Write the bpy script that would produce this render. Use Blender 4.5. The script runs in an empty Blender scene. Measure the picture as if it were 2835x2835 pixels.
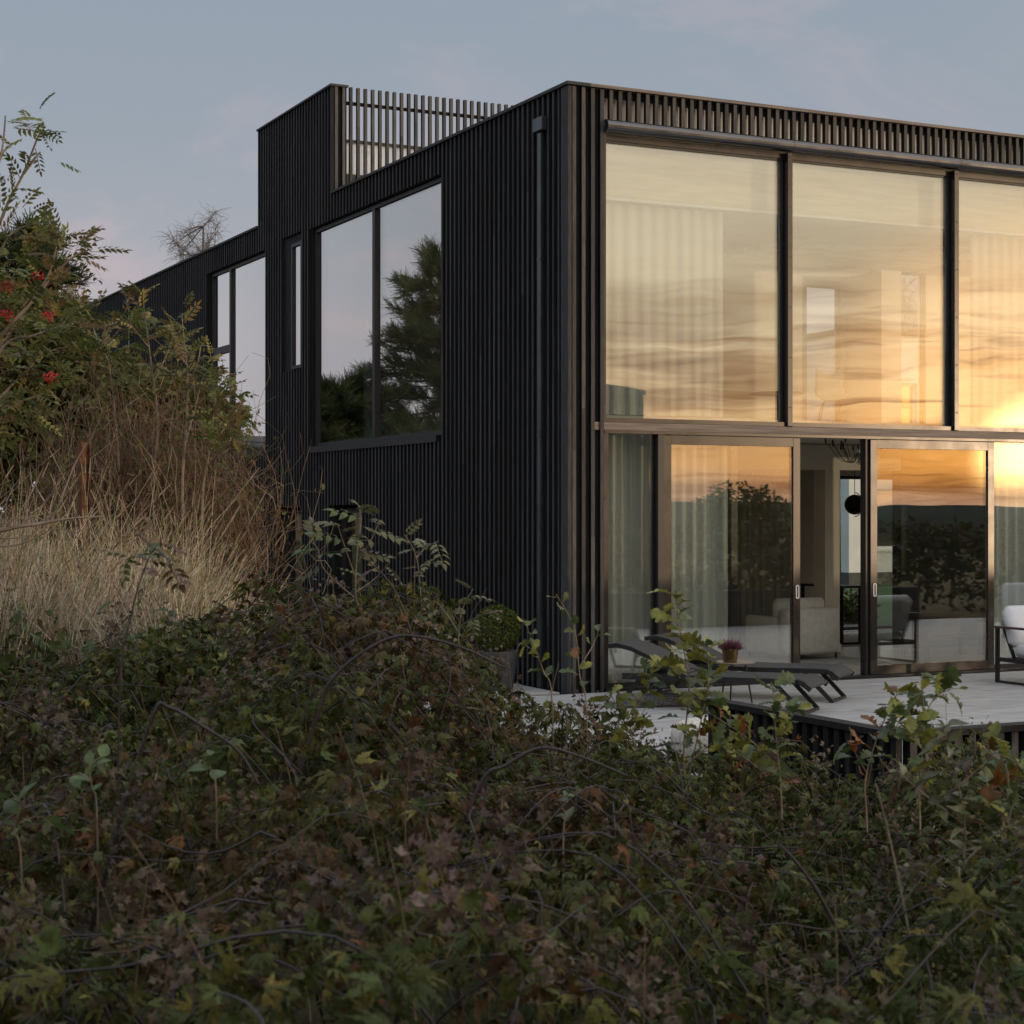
import bpy, bmesh, math, random
import numpy as np
from mathutils import Vector, Matrix

random.seed(7)
rng = np.random.default_rng(11)
S = bpy.context.scene
COL = S.collection
R = math.radians

# ------------------------------------------------------------------ camera
# World: the house corner is the origin, glazed front along +X (facing -Y), long timber
# side along +Y (facing -X), terrace level z = 0.
F, CX0, HY = 4911.0, 1417.5, 1414.0            # focal length / centre / horizon in photo pixels
TH = R(25.974)
CO, SI = math.cos(TH), math.sin(TH)
CAM = (-8.664, -16.442, 1.899)
cd = bpy.data.cameras.new('camera')
cam = bpy.data.objects.new('camera', cd)
COL.objects.link(cam)
cam.location = CAM
cam.rotation_euler = (R(90), 0, -TH)
cd.sensor_width = 36.0
cd.lens = F / 2835 * 36
cd.shift_y = (HY - 1417.5) / 2835
cd.clip_start = 0.1
cd.clip_end = 6000
cd.dof.use_dof = True
cd.dof.focus_distance = 19.0
cd.dof.aperture_fstop = 9.0
S.camera = cam

# ------------------------------------------------------------------ render / view
S.render.engine = 'CYCLES'
S.cycles.use_denoising = True
try:
    S.cycles.denoiser = 'OPENIMAGEDENOISE'
except Exception:
    pass
S.cycles.max_bounces = 7
S.cycles.diffuse_bounces = 4
S.cycles.glossy_bounces = 4
S.cycles.transparent_max_bounces = 24
S.cycles.transmission_bounces = 6
S.cycles.caustics_reflective = False
S.cycles.caustics_refractive = False
S.cycles.sample_clamp_indirect = 6.0
S.view_settings.view_transform = 'Standard'
S.view_settings.look = 'None'
S.view_settings.exposure = 0.0
S.view_settings.gamma = 1.0
S.view_settings.use_curve_mapping = False

# ------------------------------------------------------------------ node helper
class NT:
    def __init__(s, tree):
        s.t = tree
        s.n = tree.nodes
        s.l = tree.links
    def new(s, typ, **kw):
        n = s.n.new(typ)
        for k, v in kw.items():
            setattr(n, k, v)
        return n
    def put(s, sock, v):
        if hasattr(v, 'is_output') or isinstance(v, bpy.types.NodeSocket):
            s.l.new(v, sock)
        elif v is not None:
            if isinstance(v, (tuple, list)) and len(v) == 3 and sock.type == 'RGBA':
                v = (*v, 1.0)
            sock.default_value = v
    def math(s, op, a, b=None, c=None, clamp=False):
        n = s.new('ShaderNodeMath', operation=op, use_clamp=clamp)
        s.put(n.inputs[0], a)
        if b is not None: s.put(n.inputs[1], b)
        if c is not None: s.put(n.inputs[2], c)
        return n.outputs[0]
    def vmath(s, op, a, b=None):
        n = s.new('ShaderNodeVectorMath', operation=op)
        s.put(n.inputs[0], a)
        if b is not None: s.put(n.inputs[1], b)
        return n.outputs['Value'] if op in ('DOT_PRODUCT', 'LENGTH') else n.outputs['Vector']
    def mix(s, f, a, b, mode='MIX'):
        n = s.new('ShaderNodeMix', data_type='RGBA', blend_type=mode)
        s.put(n.inputs[0], f); s.put(n.inputs[6], a); s.put(n.inputs[7], b)
        return n.outputs[2]
    def sstep(s, v, a, b, lo=0.0, hi=1.0):
        n = s.new('ShaderNodeMapRange', interpolation_type='SMOOTHSTEP')
        s.put(n.inputs[0], v); s.put(n.inputs[1], a); s.put(n.inputs[2], b)
        s.put(n.inputs[3], lo); s.put(n.inputs[4], hi)
        return n.outputs[0]
    def noise(s, vec, scale, detail=4, rough=0.5, dist=0.0):
        n = s.new('ShaderNodeTexNoise')
        if vec is not None: s.put(n.inputs['Vector'], vec)
        n.inputs['Scale'].default_value = scale
        n.inputs['Detail'].default_value = detail
        n.inputs['Roughness'].default_value = rough
        n.inputs['Distortion'].default_value = dist
        return n.outputs['Fac']
    def ramp(s, v, stops):
        n = s.new('ShaderNodeValToRGB')
        s.put(n.inputs[0], v)
        e = n.color_ramp.elements
        while len(e) < len(stops): e.new(0.5)
        for k, (p, c) in enumerate(stops):
            e[k].position = p
            e[k].color = (*c, 1.0)
        return n.outputs[0]
    def scale(s, vec, k):
        n = s.new('ShaderNodeVectorMath', operation='MULTIPLY')
        s.put(n.inputs[0], vec); n.inputs[1].default_value = k
        return n.outputs[0]

# ------------------------------------------------------------------ world: dusk sky
SUN_AZ = R(43.0)                    # from -Y towards +X, where the glazing mirrors the sunset
SUN_EL = R(1.4)
sun_h = (math.sin(SUN_AZ), -math.cos(SUN_AZ))
sun_v = (sun_h[0] * math.cos(SUN_EL), sun_h[1] * math.cos(SUN_EL), math.sin(SUN_EL))
world = bpy.data.worlds.new('World')
S.world = world
world.use_nodes = True
w = NT(world.node_tree)
w.n.clear()
tc = w.new('ShaderNodeTexCoord')
N = tc.outputs['Generated']
sep = w.new('ShaderNodeSeparateXYZ')
w.l.new(N, sep.inputs[0])
zz = sep.outputs[2]
sky = w.new('ShaderNodeTexSky', sky_type='NISHITA', sun_disc=False)
sky.sun_elevation = SUN_EL
sky.sun_rotation = math.atan2(sun_h[0], sun_h[1])
sky.air_density = 1.0
sky.dust_density = 1.5
sky.ozone_density = 1.5
az = w.vmath('DOT_PRODUCT', N, (sun_h[0], sun_h[1], 0.0))
ws = w.sstep(az, -0.15, 0.97)
zc = w.math('MAXIMUM', zz, 0.0)
anti = w.ramp(zc, [(0.0, (0.505, 0.465, 0.485)), (0.10, (0.485, 0.47, 0.505)), (0.20, (0.365, 0.41, 0.475)), (0.29, (0.335, 0.395, 0.47)), (0.55, (0.60, 0.68, 0.80)), (1.0, (1.05, 1.15, 1.28))])
sunny = w.ramp(zc, [(0.0, (0.70, 0.46, 0.33)), (0.025, (1.22, 0.62, 0.23)), (0.06, (1.0, 0.66, 0.34)), (0.10, (0.97, 0.77, 0.50)), (0.20, (0.92, 0.79, 0.59)), (0.45, (1.15, 1.05, 0.92)), (1.0, (0.62, 0.68, 0.76))])
sunny = w.vmath('SCALE', sunny); sc_n = sunny.node; sc_n.inputs[3].default_value = 1.55
base = w.mix(ws, anti, sunny)
# streaked cloud layers, laid out over the whole dome
v1 = w.scale(N, (1.0, 1.0, 7.5))
c1 = w.noise(v1, 4.2, 4, 0.55, 0.5)
v2 = w.scale(N, (1.0, 1.0, 15.0))
c2 = w.noise(v2, 8.5, 4, 0.6, 0.9)
lowz = w.sstep(zz, 0.075, 0.15, 1.0, 0.10)
m1 = w.math('MULTIPLY', w.sstep(c1, 0.42, 0.60), lowz)
m2 = w.math('MULTIPLY', w.sstep(c2, 0.46, 0.72), lowz)
shade_sun = w.mix(m1, (1.0, 1.0, 1.0), (0.40, 0.31, 0.30))
shade_sun = w.mix(m2, shade_sun, (0.55, 0.38, 0.30), 'MULTIPLY')
c3 = w.noise(w.scale(N, (1.0, 1.0, 3.2)), 3.4, 5, 0.6, 1.2)
m3 = w.sstep(c3, 0.48, 0.70)
tint_anti = w.mix(m3, (0.985, 0.995, 1.0), (1.24, 1.07, 1.045))
cloud = w.mix(ws, tint_anti, shade_sun)
lit = w.mix(1.0, base, cloud, 'MULTIPLY')
# glow round the hidden sun, broken by the streaks
dsun = w.vmath('DOT_PRODUCT', N, sun_v)
g1 = w.math('POWER', w.sstep(dsun, math.cos(R(10)), 1.0), 1.5)
g2 = w.math('POWER', w.sstep(dsun, math.cos(R(2.7)), 1.0), 1.1)
brk = w.math('SUBTRACT', 1.0, w.math('MULTIPLY', m2, 0.75))
brk = w.math('MULTIPLY', brk, w.sstep(zz, 0.006, 0.026, 0.12, 1.0))
gl = w.mix(1.0, (1.8, 0.78, 0.14), w.math('MULTIPLY', g1, brk), 'MULTIPLY')
gl2 = w.mix(1.0, (10.0, 6.2, 2.4), w.math('MULTIPLY', g2, brk), 'MULTIPLY')
lit = w.mix(1.0, lit, gl, 'ADD')
lit = w.mix(1.0, lit, gl2, 'ADD')
# the clear sky behind the veil of cloud
nish = w.vmath('SCALE', sky.outputs[0]); nish.node.inputs[3].default_value = 0.10
fin = w.mix(0.10, lit, nish)
bg = w.new('ShaderNodeBackground')
w.put(bg.inputs[0], fin)
bg.inputs[1].default_value = 1.0
wo = w.new('ShaderNodeOutputWorld')
w.l.new(bg.outputs[0], wo.inputs[0])

world.cycles.sampling_method = 'MANUAL'
world.cycles.sample_map_resolution = 512

sl = bpy.data.lights.new('sun', 'SUN')
sl.energy = 1.15
sl.angle = R(0.55)
sl.color = (1.0, 0.74, 0.48)
sun = bpy.data.objects.new('sun', sl)
COL.objects.link(sun)
sun.rotation_euler = Vector((-sun_v[0], -sun_v[1], -sun_v[2])).to_track_quat('-Z', 'Y').to_euler()

# ------------------------------------------------------------------ geometry helpers
def P(x, y, Z):                       # photo pixel at a distance -> place in the world
    u = (x - CX0) / F
    return Vector((CAM[0] + Z * (u * CO + SI), CAM[1] + Z * (-u * SI + CO), CAM[2] + (HY - y) / F * Z))
def PX(xc, Z, z=0.0):                 # metres right of the view axis, metres ahead
    return Vector((CAM[0] + xc * CO + Z * SI, CAM[1] - xc * SI + Z * CO, z))

def link(o, parent=None):
    COL.objects.link(o)
    if parent is not None:
        o.parent = parent
    return o
def tag(o, label, cat, group=None, kind=None):
    if label: o['label'] = label
    if cat: o['category'] = cat
    if group: o['group'] = group
    if kind: o['kind'] = kind
    return o
def empty(name, loc=(0, 0, 0), rz=0.0, label=None, cat=None, group=None):
    o = bpy.data.objects.new(name, None)
    o.empty_display_size = 0.2
    o.location = loc
    o.rotation_euler = (0, 0, rz)
    link(o)
    return tag(o, label, cat, group)
def copy_tree(o, parent=None):
    c = o.copy()
    link(c, parent)
    for ch in o.children:
        copy_tree(ch, c)
    return c

class MB:
    def __init__(s):
        s.v, s.f, s.m = [], [], []
        s.cur = 0
    def add(s, vs, fs):
        b = len(s.v)
        s.v.extend([tuple(p) for p in vs])
        s.f.extend([tuple(b + i for i in f) for f in fs])
        s.m.extend([s.cur] * len(fs))
        return s
    def box(s, x0, x1, y0, y1, z0, z1):
        vs = [(x0, y0, z0), (x1, y0, z0), (x1, y1, z0), (x0, y1, z0), (x0, y0, z1), (x1, y0, z1), (x1, y1, z1), (x0, y1, z1)]
        return s.add(vs, [(0, 3, 2, 1), (4, 5, 6, 7), (0, 1, 5, 4), (1, 2, 6, 5), (2, 3, 7, 6), (3, 0, 4, 7)])
    def bbox(s, x0, x1, y0, y1, z0, z1, b=0.01):
        # box with chamfered edges
        xs = (x0, x0 + b, x1 - b, x1); ys = (y0, y0 + b, y1 - b, y1); zs = (z0, z0 + b, z1 - b, z1)
        lo, hi = (1, 2), (0, 3)
        vs = []; idx = {}
        for ax in range(3):
            for sd in (0, 1):
                for a in (0, 1):
                    for c in (0, 1):
                        k = [0, 0, 0]
                        k[ax] = hi[sd]
                        o = [q for q in range(3) if q != ax]
                        k[o[0]] = lo[a]; k[o[1]] = lo[c]
                        idx[(ax, sd, a, c)] = len(vs)
                        vs.append((xs[k[0]], ys[k[1]], zs[k[2]]))
        fs = []
        for ax in range(3):
            for sd in (0, 1):
                q = [idx[(ax, sd, 0, 0)], idx[(ax, sd, 1, 0)], idx[(ax, sd, 1, 1)], idx[(ax, sd, 0, 1)]]
                flip = (sd == 0) ^ (ax == 1)
                fs.append(tuple(q[::-1] if flip else q))
        def key(ax, ends):      # vertex of face ax at corner 'ends'
            o = [q for q in range(3) if q != ax]
            return idx[(ax, ends[ax], ends[o[0]], ends[o[1]])]
        for a0 in range(3):
            for a1 in range(a0 + 1, 3):
                a2 = 3 - a0 - a1
                for e0 in (0, 1):
                    for e1 in (0, 1):
                        en = [0, 0, 0]; en[a0] = e0; en[a1] = e1
                        e_lo = list(en); e_lo[a2] = 0
                        e_hi = list(en); e_hi[a2] = 1
                        fs.append((key(a0, e_lo), key(a0, e_hi), key(a1, e_hi), key(a1, e_lo)))
        for e0 in (0, 1):
            for e1 in (0, 1):
                for e2 in (0, 1):
                    en = (e0, e1, e2)
                    fs.append((key(0, en), key(1, en), key(2, en)))
        return s.add(vs, fs)
    def tube(s, pts, r0, r1=None, n=6, cap=True):
        pts = [Vector(p) for p in pts]
        r1 = r0 if r1 is None else r1
        m = len(pts)
        vs = []
        prev = None
        for i, p in enumerate(pts):
            d = (pts[min(i + 1, m - 1)] - pts[max(i - 1, 0)])
            if d.length < 1e-9: d = Vector((0, 0, 1))
            d.normalize()
            if prev is None:
                a = Vector((0, 0, 1)) if abs(d.z) < 0.9 else Vector((1, 0, 0))
                u = d.cross(a).normalized()
            else:
                u = (prev - d * prev.dot(d))
                u = u.normalized() if u.length > 1e-6 else d.orthogonal().normalized()
            prev = u
            v = d.cross(u)
            r = r0 + (r1 - r0) * i / max(m - 1, 1)
            for k in range(n):
                t = 2 * math.pi * k / n
                vs.append(p + (u * math.cos(t) + v * math.sin(t)) * r)
        fs = []
        for i in range(m - 1):
            for k in range(n):
                k2 = (k + 1) % n
                fs.append((i * n + k, i * n + k2, (i + 1) * n + k2, (i + 1) * n + k))
        if cap:
            fs.append(tuple(range(n))[::-1]); fs.append(tuple((m - 1) * n + k for k in range(n)))
        return s.add(vs, fs)
    def bar(s, a, b, wd, ht, up=(0, 0, 1)):
        a, b = Vector(a), Vector(b)
        d = (b - a).normalized()
        u = d.cross(Vector(up))
        u = u.normalized() if u.length > 1e-6 else d.orthogonal().normalized()
        v = u.cross(d)
        vs = []
        for p in (a, b):
            for su, sv in ((-1, -1), (1, -1), (1, 1), (-1, 1)):
                vs.append(p + u * su * wd / 2 + v * sv * ht / 2)
        return s.add(vs, [(0, 1, 2, 3), (4, 7, 6, 5), (0, 4, 5, 1), (1, 5, 6, 2), (2, 6, 7, 3), (3, 7, 4, 0)])
    def lathe(s, prof, n=24, c=(0, 0, 0)):
        vs = []; fs = []
        m = len(prof)
        for k in range(n):
            t = 2 * math.pi * k / n
            for r, z in prof:
                vs.append((c[0] + r * math.cos(t), c[1] + r * math.sin(t), c[2] + z))
        for k in range(n):
            k2 = (k + 1) % n
            for i in range(m - 1):
                fs.append((k * m + i, k2 * m + i, k2 * m + i + 1, k * m + i + 1))
        return s.add(vs, fs)
    def extr(s, prof, x0, x1):        # profile (y,z) extruded along x
        m = len(prof)
        vs = [(x0, y, z) for y, z in prof] + [(x1, y, z) for y, z in prof]
        fs = [(i, (i + 1) % m, m + (i + 1) % m, m + i) for i in range(m)]
        fs.append(tuple(range(m))[::-1]); fs.append(tuple(range(m, 2 * m)))
        return s.add(vs, fs)
    def mesh(s, name, mats, smooth=False):
        me = bpy.data.meshes.new(name)
        me.from_pydata(s.v, [], s.f)
        for mm in (mats if isinstance(mats, (list, tuple)) else [mats]):
            me.materials.append(mm)
        if any(s.m): me.polygons.foreach_set('material_index', s.m)
        if smooth:
            me.polygons.foreach_set('use_smooth', [True] * len(s.f))
            bm = bmesh.new(); bm.from_mesh(me); bmesh.ops.recalc_face_normals(bm, faces=bm.faces); bm.to_mesh(me); bm.free()
        me.update()
        return me
    def build(s, name, mats, parent=None, smooth=False):
        return link(bpy.data.objects.new(name, s.mesh(name, mats, smooth)), parent)

def wall_mesh(mapf, u0, u1, z0, z1, thick, openings):
    """wall sheet with real thickness and openings; mapf(u, d, z) -> xyz, d = depth from outside"""
    us = sorted(set([u0, u1] + [max(u0, min(u1, q)) for o in openings for q in o[:2]]))
    zs = sorted(set([z0, z1] + [max(z0, min(z1, q)) for o in openings for q in o[2:]]))
    nu, nz = len(us) - 1, len(zs) - 1
    solid = [[not any(o[0] - 1e-6 <= (us[i] + us[i + 1]) / 2 <= o[1] + 1e-6 and o[2] - 1e-6 <= (zs[j] + zs[j + 1]) / 2 <= o[3] + 1e-6 for o in openings) for j in range(nz)] for i in range(nu)]
    mb = MB()
    def sol(i, j): return 0 <= i < nu and 0 <= j < nz and solid[i][j]
    for i in range(nu):
        for j in range(nz):
            if not solid[i][j]: continue
            a, b, c, d = us[i], us[i + 1], zs[j], zs[j + 1]
            for dep in (0, thick):
                mb.add([mapf(a, dep, c), mapf(b, dep, c), mapf(b, dep, d), mapf(a, dep, d)], [(0, 1, 2, 3)])
            for (p, q, ok) in (((a, c), (a, d), sol(i - 1, j)), ((b, c), (b, d), sol(i + 1, j)), ((a, c), (b, c), sol(i, j - 1)), ((a, d), (b, d), sol(i, j + 1))):
                if not ok:
                    mb.add([mapf(p[0], 0, p[1]), mapf(q[0], 0, q[1]), mapf(q[0], thick, q[1]), mapf(p[0], thick, p[1])], [(0, 1, 2, 3)])
    return mb

# ------------------------------------------------------------------ materials
def mat(name):
    m = bpy.data.materials.new(name)
    m.use_nodes = True
    t = NT(m.node_tree)
    t.n.clear()
    out = t.new('ShaderNodeOutputMaterial')
    return m, t, out
def pbr(name, color, rough=0.6, metal=0.0, var=0.25, nscale=6.0, stretch=(1, 1, 1), bump=0.0, bscale=None, per_obj=0.0, coat=0.0, spec=0.5, dark=None):
    m, t, out = mat(name)
    geo = t.new('ShaderNodeNewGeometry')
    vec = t.scale(geo.outputs['Position'], stretch)
    nz = t.noise(vec, nscale, 5, 0.6, 0.2)
    c0 = tuple(max(0.0, q * (1 - var)) for q in color)
    c1 = tuple(min(1.0, q * (1 + var)) for q in color)
    if dark: c0 = dark
    f = t.sstep(nz, 0.32, 0.68)
    c = t.mix(f, c0, c1)
    if per_obj:
        oi = t.new('ShaderNodeObjectInfo')
        sx_ = t.new('ShaderNodeSeparateXYZ'); t.l.new(geo.outputs['Position'], sx_.inputs[0])
        lvl = t.math('FLOOR', t.math('ADD', t.math('MULTIPLY', sx_.outputs[2], 0.42), t.math('MULTIPLY', oi.outputs['Random'], 7.0)))
        wn_ = t.new('ShaderNodeTexWhiteNoise', noise_dimensions='2D')
        cv_ = t.new('ShaderNodeCombineXYZ'); t.l.new(oi.outputs['Random'], cv_.inputs[0]); t.l.new(lvl, cv_.inputs[1])
        t.l.new(cv_.outputs[0], wn_.inputs['Vector'])          # each board length weathered its own way
        k = t.math('MULTIPLY_ADD', wn_.outputs['Value'], 2 * per_obj, 1 - per_obj)
        cc = t.new('ShaderNodeCombineColor'); [t.l.new(k, cc.inputs[i]) for i in range(3)]
        c = t.mix(1.0, c, cc.outputs[0], 'MULTIPLY')
    b = t.new('ShaderNodeBsdfPrincipled')
    t.put(b.inputs['Base Color'], c)
    b.inputs['Metallic'].default_value = metal
    t.put(b.inputs['Roughness'], t.math('MULTIPLY_ADD', nz, 0.2, max(0.02, rough - 0.1)))
    b.inputs['Specular IOR Level'].default_value = spec
    if coat: b.inputs['Coat Weight'].default_value = coat
    if bump:
        bn = t.new('ShaderNodeBump')
        bn.inputs['Strength'].default_value = bump
        bn.inputs['Distance'].default_value = 0.01
        t.put(bn.inputs['Height'], t.noise(vec, bscale or nscale * 4, 4, 0.6))
        t.l.new(bn.outputs[0], b.inputs['Normal'])
    t.l.new(b.outputs[0], out.inputs[0])
    return m

M = {}
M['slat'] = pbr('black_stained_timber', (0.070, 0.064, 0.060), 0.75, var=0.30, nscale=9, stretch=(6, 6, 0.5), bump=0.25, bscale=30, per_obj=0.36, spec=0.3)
M['slat_shade'] = pbr('black_stained_timber_shaded', (0.046, 0.046, 0.048), 0.78, var=0.30, nscale=9, stretch=(6, 6, 0.5), bump=0.25, bscale=30, per_obj=0.40, spec=0.25)  # same timber as slat, less bleached; side wall's shade put into the colour
M['board'] = pbr('black_backing_board', (0.020, 0.019, 0.019), 0.75, var=0.3, nscale=5, stretch=(4, 4, 0.4), bump=0.15, spec=0.2)
M['beam'] = pbr('grey_brown_timber_beam', (0.17, 0.135, 0.115), 0.6, var=0.35, nscale=3, stretch=(0.5, 6, 14), bump=0.2)
M['bronze'] = pbr('dark_bronze_aluminium', (0.038, 0.033, 0.030), 0.28, metal=0.5, var=0.06, nscale=3)
M['dark_alu'] = pbr('black_aluminium', (0.016, 0.016, 0.018), 0.45, metal=0.1, var=0.1, nscale=4)
M['awning'] = pbr('awning_cassette_metal', (0.13, 0.125, 0.13), 0.24, metal=0.9, var=0.06, nscale=3)
M['steel'] = pbr('brushed_steel', (0.55, 0.55, 0.56), 0.25, metal=1.0, var=0.08, nscale=8)
M['pale_steel'] = pbr('pale_steel', (0.72, 0.72, 0.73), 0.4, metal=0.2, var=0.05)
M['pipe'] = pbr('galvanised_downpipe', (0.085, 0.095, 0.11), 0.30, metal=0.6, var=0.22, nscale=5, stretch=(1, 1, 0.5))
M['chrome'] = pbr('chrome', (0.8, 0.8, 0.8), 0.1, metal=1.0, var=0.02)
M['tile'] = pbr('grey_porcelain_tile', (0.37, 0.362, 0.357), 0.55, var=0.2, nscale=2.2, stretch=(1.0, 5.0, 1), bump=0.05, bscale=40, per_obj=0.06)
M['grout'] = pbr('terrace_slab', (0.085, 0.083, 0.08), 0.85, var=0.2)
M['plaster'] = pbr('warm_grey_plaster', (0.74, 0.70, 0.63), 0.8, var=0.05, nscale=2)
M['white_plaster'] = pbr('white_plaster', (0.78, 0.76, 0.73), 0.8, var=0.04, nscale=2)
M['gable'] = pbr('white_render', (0.72, 0.72, 0.73), 0.85, var=0.06, nscale=1.2, bump=0.1, bscale=20)
M['darkwall'] = pbr('charcoal_wall', (0.05, 0.05, 0.048), 0.7, var=0.1)
M['greenwall'] = pbr('grey_green_wall', (0.085, 0.105, 0.085), 0.8, var=0.2, nscale=1.5)
M['wood_floor'] = pbr('oak_floor', (0.45, 0.38, 0.32), 0.38, var=0.2, nscale=2, stretch=(1, 9, 1))
M['glulam'] = pbr('pale_spruce_beam', (0.66, 0.57, 0.44), 0.6, var=0.12, nscale=2.2, stretch=(0.6, 5, 8))
M['rug'] = pbr('grey_rug', (0.42, 0.42, 0.42), 0.95, var=0.25, nscale=7, bump=0.3)
M['black_metal'] = pbr('black_powder_coat', (0.022, 0.022, 0.024), 0.45, metal=0.2, var=0.1)
M['sling'] = pbr('charcoal_sling_fabric', (0.040, 0.040, 0.041), 0.75, var=0.15, nscale=60, bump=0.15, bscale=300)
M['cushion'] = pbr('white_cushion_fabric', (0.72, 0.72, 0.73), 0.9, var=0.05, nscale=9, bump=0.2, bscale=120)
M['linen'] = pbr('pale_linen_cover', (0.62, 0.61, 0.58), 0.95, var=0.08, nscale=14, bump=0.3, bscale=90)
M['boucle'] = pbr('cream_boucle', (0.66, 0.60, 0.53), 0.95, var=0.25, nscale=40, bump=0.9, bscale=90)
M['speckle'] = pbr('speckled_dark_stone', (0.10, 0.10, 0.10), 0.8, var=0.9, nscale=90, bump=0.3)
M['table_top'] = pbr('brown_stone_top', (0.21, 0.17, 0.14), 0.4, var=0.2, nscale=20)
M['dark_oak'] = pbr('dark_oak', (0.060, 0.042, 0.032), 0.5, var=0.3, nscale=4, stretch=(1, 8, 8))
M['gold'] = pbr('brass_pot', (0.30, 0.20, 0.09), 0.28, metal=0.9, var=0.1)
M['plastic'] = pbr('anthracite_planter', (0.065, 0.067, 0.072), 0.6, var=0.1)
M['rust'] = pbr('rusty_steel', (0.11, 0.045, 0.022), 0.9, var=0.5, nscale=12, bump=0.4)
M['bark'] = pbr('bark', (0.105, 0.078, 0.060), 0.9, var=0.4, nscale=14, bump=0.5)
M['twig'] = pbr('pale_twig', (0.20, 0.155, 0.115), 0.85, var=0.35, nscale=9)
M['birchtwig'] = pbr('birch_twig', (0.16, 0.13, 0.125), 0.85, var=0.3, nscale=5)
M['cane'] = pbr('purple_bramble_cane', (0.030, 0.020, 0.022), 0.6, var=0.4, nscale=12)
M['berry'] = pbr('red_rowan_berry', (0.42, 0.012, 0.014), 0.35, var=0.3, nscale=40)
M['roof_tile'] = pbr('dark_roof_tile', (0.045, 0.045, 0.05), 0.7, var=0.25, nscale=8)

def leafmat(name, rough=0.55, trans=0.28):
    m, t, out = mat(name)
    at = t.new('ShaderNodeAttribute', attribute_name='tint')
    geo = t.new('ShaderNodeNewGeometry')
    nz = t.noise(geo.outputs['Position'], 55.0, 3, 0.6)
    k = t.sstep(nz, 0.3, 0.7, 0.72, 1.25)
    cc = t.new('ShaderNodeCombineColor'); [t.l.new(k, cc.inputs[i]) for i in range(3)]
    c = t.mix(1.0, at.outputs['Color'], cc.outputs[0], 'MULTIPLY')
    b = t.new('ShaderNodeBsdfPrincipled')
    t.put(b.inputs['Base Color'], c)
    b.inputs['Roughness'].default_value = rough
    b.inputs['Specular IOR Level'].default_value = 0.14
    tr = t.new('ShaderNodeBsdfTranslucent')
    t.put(tr.inputs[0], c)
    mx = t.new('ShaderNodeMixShader')
    mx.inputs[0].default_value = trans
    t.l.new(b.outputs[0], mx.inputs[1]); t.l.new(tr.outputs[0], mx.inputs[2])
    t.l.new(mx.outputs[0], out.inputs[0])
    return m
M['leaf'] = leafmat('leaf')
M['straw'] = leafmat('straw', 0.7, 0.3)

def leafcol(name, color, var=0.35):
    m, t, out = mat(name)
    geo = t.new('ShaderNodeNewGeometry')
    oi = t.new('ShaderNodeObjectInfo')
    nz = t.noise(geo.outputs['Position'], 30.0, 4, 0.6)
    f = t.sstep(nz, 0.3, 0.7)
    c = t.mix(f, tuple(q * (1 - var) for q in color), tuple(q * (1 + var) for q in color))
    k = t.math('MULTIPLY_ADD', oi.outputs['Random'], 0.7, 0.65)
    cc = t.new('ShaderNodeCombineColor'); [t.l.new(k, cc.inputs[i]) for i in range(3)]
    c = t.mix(1.0, c, cc.outputs[0], 'MULTIPLY')
    b = t.new('ShaderNodeBsdfPrincipled')
    t.put(b.inputs['Base Color'], c)
    b.inputs['Roughness'].default_value = 0.5
    b.inputs['Specular IOR Level'].default_value = 0.35
    tr = t.new('ShaderNodeBsdfTranslucent'); t.put(tr.inputs[0], c)
    mx = t.new('ShaderNodeMixShader'); mx.inputs[0].default_value = 0.3
    t.l.new(b.outputs[0], mx.inputs[1]); t.l.new(tr.outputs[0], mx.inputs[2])
    t.l.new(mx.outputs[0], out.inputs[0])
    return m
M['oak_yellow'] = leafcol('oak_leaf_yellow_green', (0.20, 0.205, 0.048))
M['oak_green'] = leafcol('oak_leaf_green', (0.085, 0.115, 0.040))
M['oak_rust'] = leafcol('oak_leaf_rust', (0.21, 0.085, 0.022))
M['leaf_olive'] = leafcol('leaf_olive', (0.115, 0.115, 0.055))
M['leaf_grey'] = leafcol('leaf_grey_green', (0.15, 0.15, 0.085))
M['leaf_fresh'] = leafcol('leaf_fresh_green', (0.085, 0.125, 0.045))
M['leaf_brown'] = leafcol('leaf_brown', (0.14, 0.090, 0.060))
M['petal'] = leafcol('cream_petal', (0.50, 0.42, 0.25), 0.15)
M['heather'] = leafcol('heather_pink', (0.20, 0.085, 0.11), 0.4)
M['box'] = leafcol('box_leaf', (0.085, 0.105, 0.028), 0.5)

def glassmat(name, base, k, wav, tint=(0.92, 0.95, 0.93)):
    m, t, out = mat(name)
    lwn = t.new('ShaderNodeLayerWeight'); lwn.inputs[0].default_value = 0.5      # Schlick, the same from both sides of the pane
    sch = t.math('MULTIPLY_ADD', t.math('POWER', lwn.outputs['Facing'], 5.0), 0.96, 0.04)
    fac = t.math('MULTIPLY_ADD', sch, k, base, clamp=True)
    geo = t.new('ShaderNodeNewGeometry')
    bn = t.new('ShaderNodeBump')
    bn.inputs['Strength'].default_value = wav
    bn.inputs['Distance'].default_value = 0.01
    t.put(bn.inputs['Height'], t.noise(t.scale(geo.outputs['Position'], (0.9, 0.9, 1.6)), 1.1, 1, 0.3))
    gl = t.new('ShaderNodeBsdfGlossy'); gl.inputs['Roughness'].default_value = 0.0
    t.put(gl.inputs['Color'], (0.97, 0.97, 0.97))
    t.l.new(bn.outputs[0], gl.inputs['Normal'])
    tr = t.new('ShaderNodeBsdfTransparent'); t.put(tr.inputs[0], tint)
    mx = t.new('ShaderNodeMixShader')
    t.l.new(fac, mx.inputs[0]); t.l.new(tr.outputs[0], mx.inputs[1]); t.l.new(gl.outputs[0], mx.inputs[2])
    t.l.new(mx.outputs[0], out.inputs[0])
    return m
M['glass'] = glassmat('coated_window_glass', 0.12, 4.2, 0.10)
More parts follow.
